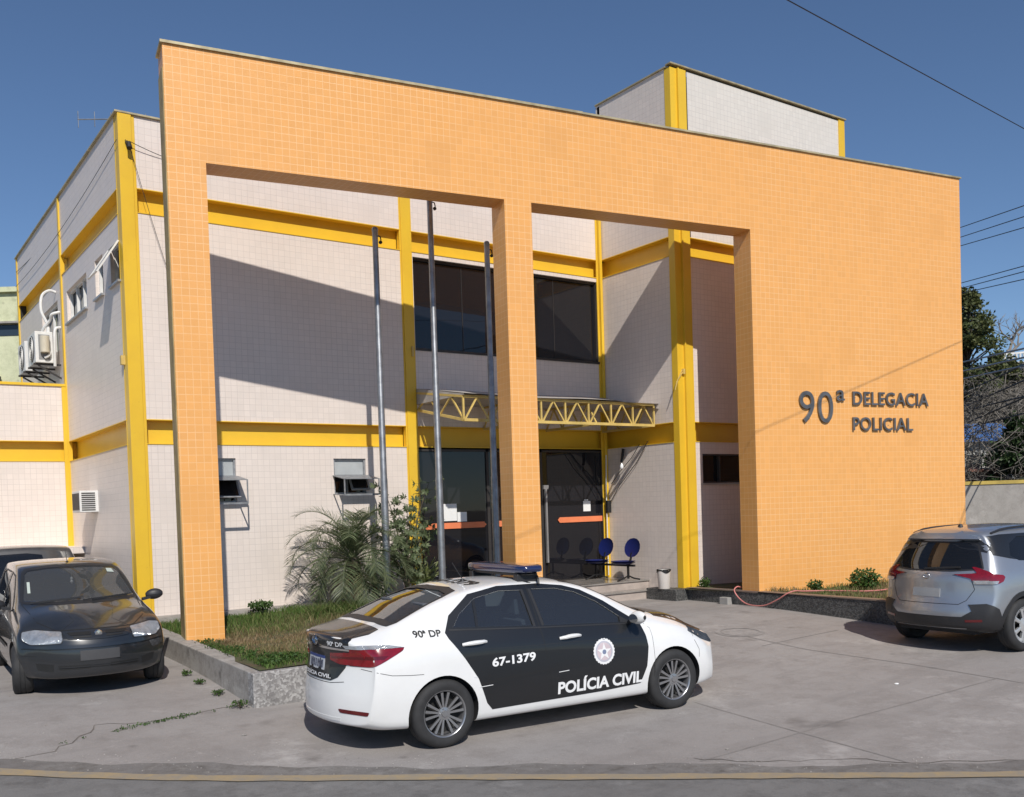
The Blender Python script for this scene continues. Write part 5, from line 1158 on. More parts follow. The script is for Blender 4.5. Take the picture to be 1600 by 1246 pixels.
# low leafy ground cover along the front and left rim
def leaf_cluster(mb, c, r, n, size, squash=.7, up=.3, m=0):
    c = Vector(c)
    for _ in range(n):
        d = Vector((random.gauss(0, 1), random.gauss(0, 1), random.gauss(0, 1) * squash)); d = d.normalized() * r * random.random() ** .4; d.z *= squash
        p = c + d; a = Vector((random.gauss(0, 1), random.gauss(0, 1), random.gauss(0, .6) + up)).normalized(); b_ = a.cross(Vector((random.gauss(0, 1), random.gauss(0, 1), random.gauss(0, 1)))).normalized(); s = size * random.uniform(.6, 1.3)
        mb.add([p, p + a * s * .5 + b_ * s * .28, p + a * s, p + a * s * .5 - b_ * s * .28], [(0, 1, 2, 3)], m)
mb = MB()
for k in range(260):
    t = random.random()
    if t < .62: x = random.uniform(.1, 2.2); y = random.uniform(-5.22, -4.75) + .1 * math.sin(x * 4)
    elif t < .9: x = random.uniform(.02, .35); y = random.uniform(-5.2, -1.2)
    else: x = random.uniform(.1, 1.4); y = random.uniform(-.9, -.5)
    leaf_cluster(mb, (x, y, soilL(x, y) + .03), .07, 16, .035, .5, .5)
o = mb.build('ground_cover', L_WEED); props(o, 'low leafy green creeper along the rim of the left planter', 'ground cover', kind='stuff')
# right planter grass
pts = []
for k in range(16000):
    x = random.uniform(9.55, 14.8); y = random.uniform(-6.7, -2.4); u = (x + .024) * FC + (y + 2.559) * FS; d = -(x + .024) * FS * -1 * 0 + (y + 2.559) * FC + (x + .024) * .15854
    if d > -.03 and x > 9.4: continue
    if random.random() > .2 + .8 * wv(x, y, 1.3): continue
    pts.append((x, y, soilR(x, y)))
blades('grass', pts, lambda x, y: .04 + .06 * wv(x, y, 2), lambda x, y: .25 + .6 * wv(x + 5, y, 1.1), .006, 'thin grass and straw in the planter under the lettered orange wall')
def weed(name, c, r, n, label, cat='weed', m=L_WEED, size=.05, squash=.8):
    t = thing(name, label, cat, c); s_ = MB(); leaf_cluster(s_, (c[0], c[1], c[2] + r * .6), r, n, size, squash, .5); s_.build('leaves', m, t)
    b_ = MB()
    for k in range(6):
        a = random.uniform(0, 6.28); b_.tube([c, (c[0] + r * .5 * math.cos(a), c[1] + r * .5 * math.sin(a), c[2] + r * .9)], [.006, .003], 5)
    b_.build('stem', L_BARK, t); return t
weed('weed_clump', (11.05, -5.1, .44), .26, 900, 'bushy green weed clump growing against the lettered orange wall', 'weed', size=.06)
weed('weed_clump', (10.3, -4.62, .44), .14, 300, 'small weed tuft at the left foot of the lettered orange wall')
weed('weed_clump', (9.85, -2.42, .44), .12, 260, 'small green weed growing at the foot of the yellow corner column', size=.045)
weed('weed_clump', (1.75, -.55, .52), .19, 500, 'low green weed growing along the base of the beige facade', size=.05, squash=.5)
# cracks with weeds in the lot, left
for k, (x, y) in enumerate(((-.30, -5.35), (-.32, -4.7), (-.34, -4.1), (-.33, -3.55))):
    weed('weed_clump', (x, y, gz(x, y)), .06 + .03 * (k == 0), 110, ['largest weed tuft in the joint at the corner of the granite planter', 'second weed tuft from the planter corner along its left wall', 'third weed tuft from the planter corner along its left wall', 'farthest small weed tuft along the left wall of the planter'][k], size=.03, squash=.5)
# ---- palm
def frond(name, root, base, az, L, el0, droop, nl, ll, mat, parent, w_=.014, vdown=.5):
    mb = MB(); pts = []; d0 = Vector((math.cos(az), math.sin(az), 0)); p = Vector(base); el = el0; st_ = L / 14
    for k in range(15):
        pts.append(p.copy()); d = d0 * math.cos(el) + Vector((0, 0, 1)) * math.sin(el); p = p + d * st_; el -= droop * (.4 + k / 10)
    mb.tube(pts, [.012 * (1 - k / 16) + .002 for k in range(15)], 5)
    for k in range(nl):
        t = .12 + .88 * k / nl; i = min(13, int(t * 14)); f = t * 14 - i; c = pts[i].lerp(pts[i + 1], f); tan = (pts[i + 1] - pts[i]).normalized(); side = tan.cross(Vector((0, 0, 1))).normalized(); up = side.cross(tan)
        le = ll * (.45 + .75 * math.sin(math.pi * (t * .85 + .12))) * random.uniform(.8, 1.15)
        for sg in (-1, 1):
            d = (side * sg * .75 + tan * .75 + up * random.uniform(.0, .35)).normalized(); q1 = c + d * le * .55; q2 = c + d * le * .95 - Vector((0, 0, 1)) * le * random.uniform(.15, .5) * vdown * 2; nn = d.cross(up).normalized() * w_ * .5
            mb.add([c + nn * .6, c - nn * .6, q1 - nn, q1 + nn, q2], [(0, 1, 2, 3), (3, 2, 4)])
    return mb.build(name, mat, parent)
palm = thing('palm_tree', 'short feathery palm with drooping fronds in front of the beige ground-floor wall', 'palm', (3.10, -1.15, .45))
tb = Vector((3.10, -1.15, .45)); mb = MB()
prof = [(0, .10), (.15, .085), (.3, .075), (.45, .08), (.6, .095), (.75, .10), (.9, .07)]
mb.tube([tb + Vector((.02 * math.sin(z * 3), 0, z)) for z, r in prof], [r for z, r in prof], 12)
for k in range(46):
    z = .2 + .62 * k / 46; a = k * 2.4; c = tb + Vector((0, 0, z)); o_ = Vector((math.cos(a), math.sin(a), 0)); mb.tube([c + o_ * .07, c + o_ * .13 + Vector((0, 0, .07)), c + o_ * .12 + Vector((0, 0, .13))], [.022, .016, .004], 5)
mb.build('trunk', L_BARK, palm, smooth=True)
cr = tb + Vector((0, 0, .82)); NFR = 32
for k in range(NFR):
    az = k * 2.399 + random.uniform(-.2, .2); t = k / NFR
    frond('frond', palm, cr + Vector((random.uniform(-.03, .03), random.uniform(-.03, .03), .05 * (1 - t))), az, random.uniform(1.1, 1.5) * (1 - .1 * t), math.radians(84 - 104 * t + random.uniform(-8, 8)), math.radians(7.2 + random.uniform(-1, 2.) + 2 * (1 - t)), 52, .33, L_PALM, palm, .012, .16)
# dry skirt fronds
for k in range(5):
    frond('frond', palm, cr - Vector((0, 0, .1)), k * 1.3 + .4, .95, math.radians(-25), math.radians(9), 34, .22, LEAF('dry_palm_leaf', (.22, .17, .09), (.32, .26, .14)) if k == 0 else bpy.data.materials['dry_palm_leaf'], palm)['label'] = 'dry drooping frond'
# cycad-like grass tuft at palm foot
pts = []
for k in range(3600):
    a = random.uniform(0, 6.28); r_ = random.random() ** .6 * .55; pts.append((2.75 + r_ * math.cos(a) * 1.3, -1.75 + r_ * math.sin(a) * .7, .42))
blades('tall_grass', pts, lambda x, y: .26, lambda x, y: .18, .007, 'taller arching grass at the foot of the palm')
# ---- leafy shrub behind the palm
shr = thing('shrub', 'tall thin leafy shrub growing beside the yellow column right of the palm', 'shrub', (4.25, -.85, .5))
mb = MB(); tips = []
for k in range(8):
    a = k * .9; b0 = Vector((4.25, -.85, .45)); h = 1.25 + .95 * ((k * 37) % 10) / 10; sp = .5; pts = [b0 + Vector((math.cos(a) * sp * t * t, math.sin(a) * sp * .6 * t * t, h * t)) for t in (0, .25, .5, .75, 1)]
    mb.tube(pts, [.02, .016, .012, .008, .004], 6)
    for t in np.linspace(.35, 1, 10):
        i = min(3, int(t * 4)); tips.append(pts[i].lerp(pts[i + 1], t * 4 - i))
mb.build('stem', L_BARK, shr, smooth=True)
mb = MB()
for p in tips:
    for k in range(3):
        az = random.uniform(0, 6.28); dd = Vector((math.cos(az), math.sin(az), random.uniform(-.1, .5))).normalized(); tip = p + dd * random.uniform(.10, .24)
        mb.tube([p, tip], [.004, .002], 3, cap=False)
        for j in range(7):                                   # palmate leaf
            aa = 2 * math.pi * j / 7; s1 = dd.cross(Vector((0, 0, 1))).normalized(); s2 = s1.cross(dd); e_ = (s1 * math.cos(aa) + s2 * math.sin(aa) * .6 + dd * .45).normalized(); L_ = random.uniform(.07, .12); nn = e_.cross(dd).normalized() * .018
            mb.add([tip, tip + e_ * L_ * .5 + nn, tip + e_ * L_, tip + e_ * L_ * .5 - nn], [(0, 1, 2, 3)])
mb.build('leaves', L_SHRUB, shr)
pv = thing('pale_plant', 'pale yellow-green spiky plant at the right foot of the shrub', 'plant', (4.62, -.75, .5)); mb = MB()
for k in range(120):
    a = random.uniform(0, 6.28); e = random.uniform(.3, 1.3); L_ = random.uniform(.25, .55); b0 = Vector((4.62 + random.uniform(-.12, .12), -.75 + random.uniform(-.12, .12), .48 + random.uniform(0, .5))); d = Vector((math.cos(a) * math.cos(e), math.sin(a) * math.cos(e), math.sin(e))); nn = d.cross(Vector((0, 0, 1))).normalized() * .018
    mb.add([b0 - nn * .5, b0 + nn * .5, b0 + d * L_ * .6 + nn, b0 + d * L_ - Vector((0, 0, .06)), b0 + d * L_ * .6 - nn], [(0, 1, 2, 3, 4)])
mb.build('leaves', L_PALE, pv); MB().tube([(4.62, -.75, .42), (4.62, -.75, 1.0)], [.03, .02], 8).build('stem', L_BARK, pv)
# ================================================================== flagpoles
for i, (x, y, z1, lab) in enumerate(((3.53, -1.50, 6.56, 'left-hand grey steel flagpole, its base behind the palm side of the planter'), (4.46, -1.68, 7.19, 'tallest grey steel flagpole, the middle one of the three'), (5.45, -1.85, 6.50, 'right-hand grey steel flagpole next to the central orange pillar'))):
    fp = thing('flagpole', lab, 'flagpole', (x, y, .35), group='grey steel flagpoles standing behind the orange portal')
    MB().tube([(x, y, .3), (x + (.0), y, 2.6), (x - .0, y, 2.62), (x, y, 4.6), (x, y, 4.62), (x, y, z1)], [.062, .060, .055, .053, .048, .046], 20).build('pole', M_GALV, fp, smooth=True)
    MB().lathe([(.046, 0), (.052, .02), (.05, .05), (.035, .075), (.001, .085)], 20, (x, y, z1)).build('cap', M_GALV, fp, smooth=True)
    mb = MB(); mb.tube([(x + .045, y, z1 - .05), (x + .085, y - .01, z1 - .06), (x + .10, y - .01, z1 - .12)], .010, 6); mb.lathe([(.001, -.012), (.028, -.012), (.023, 0), (.028, .012), (.001, .012)], 16, (x + .095, y, z1 - .15), 'y'); mb.build('pulley', M_BLACK, fp, smooth=True)
    MB().box(x - .11, x + .11, y - .11, y + .11, .28, .47).build('base', M_KERB, fp, bevel=.01)
# ================================================================== waiting chairs, bin, hose, bucket
M_BLUE = MAT('dark_blue_plastic', (.012, .02, .12), .28, var=.1); M_CHST = MAT('black_steel_tube', (.02, .02, .022), .4, .3)
ch = thing('waiting_bench', 'row of linked dark blue plastic chairs on a black beam beside the glass entrance', 'bench', (9.05, -.75, .556))
mb = MB(); mb.box(9.0, 9.05, -1.36, -.06, .84, .88); mb.build('beam', M_CHST, ch)
for y in (-1.20, -.22):
    mb = MB(); mb.bar((9.0, y, .85), (9.0, y, .60), .035); mb.tube([(8.72, y, .57), (8.85, y, .60), (9.0, y, .66), (9.15, y, .60), (9.30, y, .57)], .016, 8); mb.build('leg', M_CHST, ch, smooth=True)
def pad(fn, name, th, par):
    mb = MB(); mb.grid(lambda i, j: fn(i, j, 0), 16, 12); mb.grid(lambda i, j: fn(i, 1 - j, th), 16, 12); o = mb.build(name, M_BLUE, par, smooth=True, angle=70); return o
for y in (-1.10, -.30):
    def sfn(i, j, d):
        a = i * 2 * math.pi; r = j; ex = 3.0; cx = math.copysign(abs(math.cos(a)) ** (2 / ex), math.cos(a)); sx_ = math.copysign(abs(math.sin(a)) ** (2 / ex), math.sin(a)); return (8.96 + .22 * r * cx, y + .23 * r * sx_, .925 - .02 * (1 - r * r) + .025 * r ** 6 - d + (.02 if cx < 0 else 0) * 0)
    def bfn(i, j, d):
        a = i * 2 * math.pi; r = j; zc = 1.20; zz = zc + .19 * r * math.sin(a); return (9.20 + (zz - zc) * .22 + .03 * (1 - r * r) + d, y + .215 * r * math.cos(a), zz)
    pad(sfn, 'seat', .03, ch); pad(bfn, 'backrest', .025, ch)
    mb = MB(); mb.bar((9.0, y, .88), (9.14, y, .90), .04, .02); mb.bar((9.14, y, .90), (9.20, y, 1.10), .04, .02); mb.build('back_support', M_CHST, ch)
BX, BY = 9.26, -1.93
bn = thing('waste_bin', 'white plastic waste bin with a black liner folded over its rim', 'bin', (9.26, -1.93, .42))
MB().lathe([(.001, .0), (.105, 0), (.11, .01), (.13, .33), (.135, .36), (.13, .365), (.124, .35), (.11, .28)], 32, (BX, BY, .42)).build('tub', MAT('off_white_bin_plastic', (.66, .62, .58), .4, var=.06), bn, smooth=True)
mb = MB(); mb.grid(lambda i, j: (BX + (.137 + .003 * math.sin(i * 40)) * math.cos(2 * math.pi * i), BY + (.137 + .003 * math.sin(i * 40)) * math.sin(2 * math.pi * i), .42 + .375 - (.05 + .025 * math.sin(i * 19 + 1)) * j), 48, 2); mb.grid(lambda i, j: (BX + .135 * (1 - j * .3) * math.cos(2 * math.pi * i), BY + .135 * (1 - j * .3) * math.sin(2 * math.pi * i), .42 + .375 - .12 * j), 48, 2); mb.build('liner', M_BLACK, bn, smooth=True)
def curve_pts(P, n=12):
    P = [Vector(p) for p in P]; P = [P[0]] + P + [P[-1]]; out = []
    for i in range(1, len(P) - 2):
        for k in range(n):
            t = k / n; a, b_, c, d = P[i - 1], P[i], P[i + 1], P[i + 2]; out.append(.5 * ((2 * b_) + (c - a) * t + (2 * a - 5 * b_ + 4 * c - d) * t * t + (3 * b_ - a - 3 * c + d) * t ** 3))
    out.append(P[-2]); return out
hp = [(9.75, -3.50, .47), (9.60, -3.55, .50), (9.48, -3.57, .52), (9.37, -3.60, .46), (9.36, -3.72, .33), (9.34, -3.95, .235), (9.33, -4.3, .24), (9.33, -4.6, .36), (9.36, -4.78, .47), (9.48, -4.85, .51), (9.70, -4.85, .49), (10.1, -5.1, .48), (10.35, -5.6, .48), (10.8, -5.7, .48), (11.3, -5.45, .48)]
o = MB().tube(curve_pts(hp), .011, 8).build('garden_hose', MAT('faded_pink_hose', (.60, .22, .20), .5), smooth=True); props(o, 'faded pink garden hose hanging over the dark granite kerb', 'hose')
bu = thing('bucket', 'light blue plastic bucket standing behind the plants near the glass entrance', 'bucket', (4.92, -.62, .5))
MB().lathe([(.001, 0), (.11, 0), (.15, .30), (.155, .30), (.15, .29), (.10, .02)], 28, (4.92, -.62, .50)).build('pail', MAT('light_blue_plastic', (.06, .30, .50), .4), bu, smooth=True)
MB().tube([(4.92 + .15 * math.cos(a), -.62 - .02, .80 + .10 * math.sin(a)) for a in np.linspace(0, math.pi, 12)], .005, 5).build('handle', M_WHITE, bu)
# pebbles and litter
for k, (x, y, r_, lab) in enumerate(((-.62, -6.35, .028, 'pale stone chip nearest the planter corner'), (5.9, -9.1, .03, 'small white scrap of paper on the open concrete lot'), (2.6, -9.6, .02, 'tiny white pebble near the yellow road line'))):
    mb = MB(); mb.grid(lambda i, j: (x + r_ * math.cos(6.283 * i) * math.sin(math.pi * j) * (1 + .3 * math.sin(9 * i)), y + r_ * .7 * math.sin(6.283 * i) * math.sin(math.pi * j), gz(x, y) + .006 + r_ * .35 * math.cos(math.pi * j)), 12, 6); o = mb.build('pebble', M_PAPER if k == 1 else M_KERB, smooth=True); props(o, lab, 'litter' if k == 1 else 'stone')
gr_ = MB()
for k in range(900):
    en = random.uniform(-6, 9), random.gauss(.42, .16) if random.random() < .6 else random.uniform(.1, 4); x, y = st(*en); s_ = random.uniform(.003, .009); z = gz(x, y) + .003; a = random.uniform(0, 6.28); c_, n2 = math.cos(a) * s_, math.sin(a) * s_
    gr_.add([(x + c_, y + n2, z), (x - n2, y + c_, z), (x - c_, y - n2, z), (x + n2, y - c_, z), (x, y, z + s_ * .8)], [(0, 1, 4), (1, 2, 4), (2, 3, 4), (3, 0, 4)])
props(gr_.build('grit', MAT('pale_grit', (.34, .315, .29), .9, var=.5, vs=3, obj=False)), 'loose pale grit scattered along the road edge', 'grit', kind='stuff')
wd2 = MB()
for k in range(45):
    t = random.gauss(.6, .13); x, y = -2.69 + 2.5 * t, -6.03 + .8 * t ** .7 + random.gauss(0, .02); leaf_cluster(wd2, (x, y, gz(x, y) + .01), .035, 8, .022, .4, .4)
props(wd2.build('crack_weeds', L_WEED), 'tiny weeds and moss filling the crack in the left concrete apron', 'weed', kind='stuff')
# manhole cover
mx_, my_ = 7.15, -5.7
mh = MB()
for r0, r1, dz in ((0, .27, .004), (.29, .36, .005)):
    b0 = len(mh.v)
    for k in range(40):
        a = 2 * math.pi * k / 40
        for rr in (r0 if r0 else .001, r1): x, y = mx_ + rr * math.cos(a), my_ + rr * math.sin(a); mh.v.append((x, y, gz(x, y) + dz))
    for k in range(40): k2 = (k + 1) % 40; mh.f.append((b0 + 2 * k, b0 + 2 * k + 1, b0 + 2 * k2 + 1, b0 + 2 * k2)); mh.m.append(0)
o = mh.build('manhole_cover', MAT('cast_concrete_cover', (.30, .28, .265), .9, var=.2, vs=10)); props(o, 'round concrete manhole cover set flush in the lot', 'manhole cover')
# pavement joints (sawn lines) and the crack at the left
def groove(name, P, w_, lift, mat, jag=0):
    vs = []; fs = []; pts = []
    for a, b_ in zip(P[:-1], P[1:]):
        n_ = max(2, int(math.dist(a, b_) / .12))
        for k in range(n_): pts.append((a[0] + (b_[0] - a[0]) * k / n_ + random.uniform(-jag, jag), a[1] + (b_[1] - a[1]) * k / n_ + random.uniform(-jag, jag)))
    pts.append(P[-1])
    for i, p in enumerate(pts):
        q = pts[min(i + 1, len(pts) - 1)]; o_ = pts[max(i - 1, 0)]; d = Vector((q[0] - o_[0], q[1] - o_[1])).normalized(); ww = w_ * random.uniform(.5, 1.4) if jag else w_
        for sg in (1, -1): x, y = p[0] - d.y * ww / 2 * sg, p[1] + d.x * ww / 2 * sg; vs.append((x, y, gz(x, y) + lift))
    for i in range(len(pts) - 1): fs.append((2 * i, 2 * i + 1, 2 * i + 3, 2 * i + 2))
    o = MB().add(vs, fs).build(name, mat); o['kind'] = 'structure'; return o
M_JOINT = MAT('dark_joint', (.245, .225, .21), .95, var=.15, vs=5, obj=False); M_CRACK = MAT('dark_crack', (.15, .132, .115), .95, var=.5, vs=9, obj=False)  # joints and cracks are thin strips darker than the concrete
groove('pavement_joint', [(3.75, -8.09), (3.56, -9.55), (3.39, -10.86)], .022, .003, M_JOINT)
groove('pavement_joint', [(2.15, -9.71), (4.06, -9.62), (6.90, -9.72)], .022, .003, M_JOINT)
groove('pavement_joint', [(7.04, -5.34), (6.82, -7.15), (6.91, -8.61), (6.86, -10.03)], .022, .003, M_JOINT)
groove('pavement_joint', [(6.59, -6.59), (8.31, -6.56)], .022, .003, M_JOINT)
groove('pavement_crack', [(-2.69, -6.03), (-2.37, -5.97), (-2.02, -5.75), (-1.73, -5.26), (-1.44, -5.41), (-1.15, -5.41), (-0.81, -5.32), (-0.48, -5.27), (-0.16, -5.20)], .012, .004, M_CRACK, .045)
groove('pavement_crack', [(2.14, -9.62), (2.55, -10.10), (3.15, -10.48), (3.51, -10.96), (4.13, -11.43)], .012, .004, M_CRACK, .04)
# ================================================================== air conditioning, antenna
ac = thing('window_air_conditioner', 'white window air conditioner through the left ground-floor wall', 'air conditioner', (-.1, 3.0, 2.2))
MB().box(-.30, .02, 2.37, 2.99, 2.23, 2.60).build('case', M_WHITE, ac, bevel=.008)
mb = MB()
for k in range(9): z = 2.26 + .036 * k; mb.box(-.27, -.05, 2.362, 2.371, z, z + .018)
for k in range(12): y = 2.41 + .047 * k; mb.box(-.309, -.30, y, y + .02, 2.27, 2.56)
mb.build('grille', M_DARKALU, ac)
def condenser(y0, x0, label):
    t = thing('condenser_unit', label, 'air conditioner', (x0, y0, 5.15)); MB().box(x0, x0 + .32, y0, y0 + .82, 5.16, 5.76).build('case', M_WHITE, t, bevel=.012)
    mb = MB(); mb.lathe([(.001, -.012), (.24, -.012), (.255, -.002), (.255, .0)], 28, (x0, y0 + .36, 5.46), 'x')
    mb.build('fan_grille', M_DARKALU, t, smooth=True)
    mb = MB()
    for k in range(5): mb.lathe([(.05 + .045 * k, -.022), (.056 + .045 * k, -.022), (.056 + .045 * k, -.014)], 24, (x0, y0 + .36, 5.46), 'x')
    mb.build('fan_guard', M_WHITE, t)
    mb = MB(); mb.box(x0 + .06, x0 + .26, y0 - .006, y0, 5.22, 5.70); mb.build('side_panel', MAT('grey_recess', (.25, .25, .25), .6) if 'grey_recess' not in bpy.data.materials else bpy.data.materials['grey_recess'], t)
    for y in (y0 + .08, y0 + .70): mb = MB(); mb.bar((x0 - .03, y, 5.14), (0, y, 5.14), .035); mb.bar((x0 + .05, y, 5.12), (0, y, 4.88), .03); mb.build('bracket', M_DARKALU, t)
    return t
condenser(5.0, -.46, 'nearer white condenser unit bracketed high on the left wall'); condenser(6.2, -.46, 'farther white condenser unit high on the left wall')
cu_ = MB().lathe([(.001, -.16), (.075, -.16), (.085, -.15), (.085, .15), (.075, .16), (.001, .16)], 20, (-.30, 4.93, 5.50)).build('drum_cover', MAT('cream_plastic', (.60, .54, .42), .5), smooth=True); props(cu_, 'cream cylindrical cover in front of the nearer condenser unit', 'pipe cover')
for P, lab in (([(-.30, 4.97, 5.25), (-.22, 4.95, 5.32), (-.20, 5.15, 5.55), (-.18, 5.2, 5.9), (-.28, 5.25, 6.2), (-.25, 5.3, 6.5), (-.12, 5.3, 6.62), (0, 5.3, 6.6)], 'white lagged pipe looping up past the upper window on the left wall'), ([(-.30, 5.5, 5.6), (-.26, 5.25, 5.85), (-.16, 5.1, 6.0), (-.14, 5.0, 6.1), (0, 4.95, 6.15)], 'short white lagged pipe bending into the wall by the yellow column'), ([(-.12, 5.0, 5.1), (-.12, 4.95, 5.5), (-.10, 4.95, 5.8), (0, 4.95, 5.85)], 'lower white lagged pipe beside the yellow column')):
    o = MB().tube(curve_pts(P, 6), .028, 8).build('lagged_pipe', M_WHITE, smooth=True); props(o, lab, 'pipe')
def ray_pt(u, v, dep):
    d_ = F_ + R_ * ((u - 800) / 1516.08) - U_ * ((v - 835.646) / 1516.08); return CAM + d_ * dep
FR = Vector((.573, .819, 0)); RR = Vector((.819, -.573, 0))
a0, a1 = ray_pt(121, 187, 19.5), ray_pt(232, 186, 20.3); an = thing('tv_antenna', 'silver television antenna standing on the roof behind the left parapet', 'antenna', (a1.x, a1.y, 7.96))
MB().tube([(a1.x - .2, a1.y + .12, 7.9), (a1.x - .2, a1.y + .12, a1.z + .05)], .014, 6).build('mast', M_GALV, an); MB().tube([a0, a1], .012, 6).build('boom', M_GALV, an)
for k, t in enumerate((0.01, .235, .46, .70, .84, .96)):
    q = a0.lerp(a1, t); MB().tube([q - Vector((0, 0, .165 - .012 * k)), q + Vector((0, 0, .165 - .012 * k))], .009, 5).build('element', M_GALV, an)
# ================================================================== cables
def wire(a, b_, sag, label, r=.011, n=24, ext=0, cat='cable', group=None, mat=M_WIRE):
    a, b_ = Vector(a), Vector(b_); pts = [a.lerp(b_, k / n) - Vector((0, 0, sag * 4 * (k / n) * (1 - k / n))) for k in range(n + 1)]
    o = MB().tube(pts, r, 6).build('overhead_cable', mat, smooth=True); return props(o, label, cat, group)
WP, WD = Vector((-4.786, -10.355, 6.728)), Vector((-.988, -.145, -.047))
wire(WP - WD * 45, WP + WD * 12, 0, 'single black cable crossing the upper right sky in front of the building', .006)
labs = ['top', 'second', 'third']; G = 'power cables crossing behind the right end of the orange wall'
for k, (A, B) in enumerate((((25.18, 1.08, 10.30), (20.66, -3.12, 9.13)), ((25.17, 1.08, 10.0), (20.65, -3.125, 8.86)), ((25.155, 1.076, 9.73), (20.64, -3.126, 8.59)), ((25.12, 1.06, 8.58), (20.6, -3.13, 7.64)), ((25.117, 1.06, 8.42), (20.59, -3.13, 7.50)), ((25.11, 1.06, 8.26), (20.58, -3.13, 7.31)))):
    A, B = Vector(A), Vector(B); d = B - A; wire(A - d * 1.2, B + d * 2, 0, ['highest of the six thin cables against the sky right of the orange wall', 'second highest thin cable against the sky right of the orange wall', 'third thin cable down against the sky right of the orange wall', 'fourth thin cable down, the upper one of the lower group of three', 'fifth thin cable down, the middle one of the lower group of three', 'sixth thin cable down, just above the evergreen tree'][k], .012)
for k, (A, B) in enumerate((((25.04, 1.04, 6.13), (20.51, -3.137, 5.6)), ((25.02, 1.04, 5.85), (20.50, -3.138, 5.38)), ((25.01, 1.04, 5.61), (20.49, -3.14, 5.17)))):
    A, B = Vector(A), Vector(B); d = B - A; wire(A - d * 1.2, B + d * 2, 0, ['upper of the three thick pale cables right of the orange wall', 'middle of the three thick pale cables right of the orange wall', 'lowest of the three thick pale cables right of the orange wall'][k], .025, mat=M_GALV)
for k in range(5):
    z = 5.25 - .27 * k; A = Vector((25.0, 1.05, z - .15 * (k % 2))); B = Vector((20.5, -3.13, z + .05 - .12 * (k % 3))); d = B - A; wire(A - d * 1.2, B + d * 2, .1, ['first', 'second', 'third', 'fourth', 'fifth'][k] + ' black cable down in the tangle in front of the dry hillside', .02)
wire((.1, -.06, 7.85), (-.02, 9.7, 7.95), .12, 'thin cable strung along the upper left side wall', .005); wire((-.03, -.05, 7.83), (-.05, 9.7, 7.6), .15, 'second thin cable sagging along the upper left side wall', .005)
wire((.15, -.08, 7.83), (.93, -.012, 7.66), .02, 'thin cable from the corner column along the upper front wall', .005)
wire((.15, -.09, 7.75), (.98, -.035, 4.9), .1, 'thin cable hanging slack down the front wall beside the corner column', .004)
# ================================================================== right background
bw = thing('boundary_wall', 'grey rendered boundary wall with yellow coping right of the orange wall', 'wall', (20, -1.7, .2))
A, B = Vector((14.9, 1.9, 0)), Vector((30, -8.7, 0)); d = (B - A).normalized(); n_ = Vector((-d.y, d.x, 0))
MB().obox(A + Vector((0, 0, -.3)), B - A, n_ * .18, Vector((0, 0, 2.58))).build('wall', CONC('grey_render', (.33, .31, .285), (.38, .36, .335), (.28, .26, .24), 1.5, .3), bw)
MB().obox(A - n_ * .03 + Vector((0, 0, 2.28)), B - A, n_ * .24, Vector((0, 0, .09))).build('coping', MAT('ochre_paint', (.42, .31, .07), .7, var=.2, vs=4, obj=False), bw)
def loc(dep, lat): return Vector((CAM.x, CAM.y, 0)) + FR * dep + RR * lat
def hill_z(dep, lat):
    s_ = max(0, min(1, (dep - 31) / 24)); top = 8.0 + .10 * (lat - 26) + .4 * math.sin(lat * .5); return .2 + top * (s_ ** .8) + .3 * math.sin(dep * .6 + lat * .8) * s_
mb = MB(); mb.grid(lambda i, j: (lambda p: (p.x, p.y, hill_z(30 + 45 * i, 10 + 60 * j)))(loc(30 + 45 * i, 10 + 60 * j)), 40, 50)
o = mb.build('hillside', MAT('dry_hillside', (.085, .075, .055), .95, var=.5, vs=.8, obj=False), smooth=True); o['kind'] = 'structure'
# dry scrub on the hillside (stuff)
L_DRY = LEAF('dry_vine_leaf', (.09, .085, .06), (.22, .20, .16), trans=.1); L_GREY = MAT('grey_twigs', (.16, .145, .125), .9, var=.4, vs=2, obj=False)
mb = MB()
for k in range(4200):
    dep = random.uniform(33, 52); lat = random.uniform(16, 40); p = loc(dep, lat); p.z = hill_z(dep, lat); h = random.uniform(.4, 1.3)
    for j in range(3):
        q = p + Vector((random.gauss(0, .45), random.gauss(0, .45), random.uniform(.3, 1) * h)); q2 = q + Vector((random.gauss(0, .5), random.gauss(0, .5), random.uniform(-.5, .3))); mb.tube([p, q, q2], [.035, .025, .012], 3, cap=False)
mb.build('dry_brush', L_GREY); o = bpy.data.objects['dry_brush']; props(o, 'tangle of bare grey twigs covering the hillside', 'brush', kind='stuff')
mb = MB()
for k in range(1000):
    dep = random.uniform(34, 54); lat = random.uniform(16, 40); p = loc(dep, lat); p.z = hill_z(dep, lat) + .4; leaf_cluster(mb, p, .8, 22, .22, .7, 0)
tw = MB()
for k in range(700):
    q = ray_pt(random.uniform(1500, 1625), random.uniform(600, 765), random.uniform(26.5, 29)); q2 = q + Vector((random.gauss(0, .3), random.gauss(0, .3), random.uniform(-.5, .5))); q3 = q2 + Vector((random.gauss(0, .25), random.gauss(0, .25), random.uniform(-.35, .35))); tw.tube([q, q2, q3], [.014, .01, .005], 3, cap=False)
props(tw.build('bare_thicket', L_GREY), 'thin bare twigs of the dead hedge standing just behind the boundary wall', 'brush', kind='stuff')
o = mb.build('dry_creeper', L_DRY); props(o, 'dry brown creeper leaves over the hillside', 'creeper', kind='stuff')
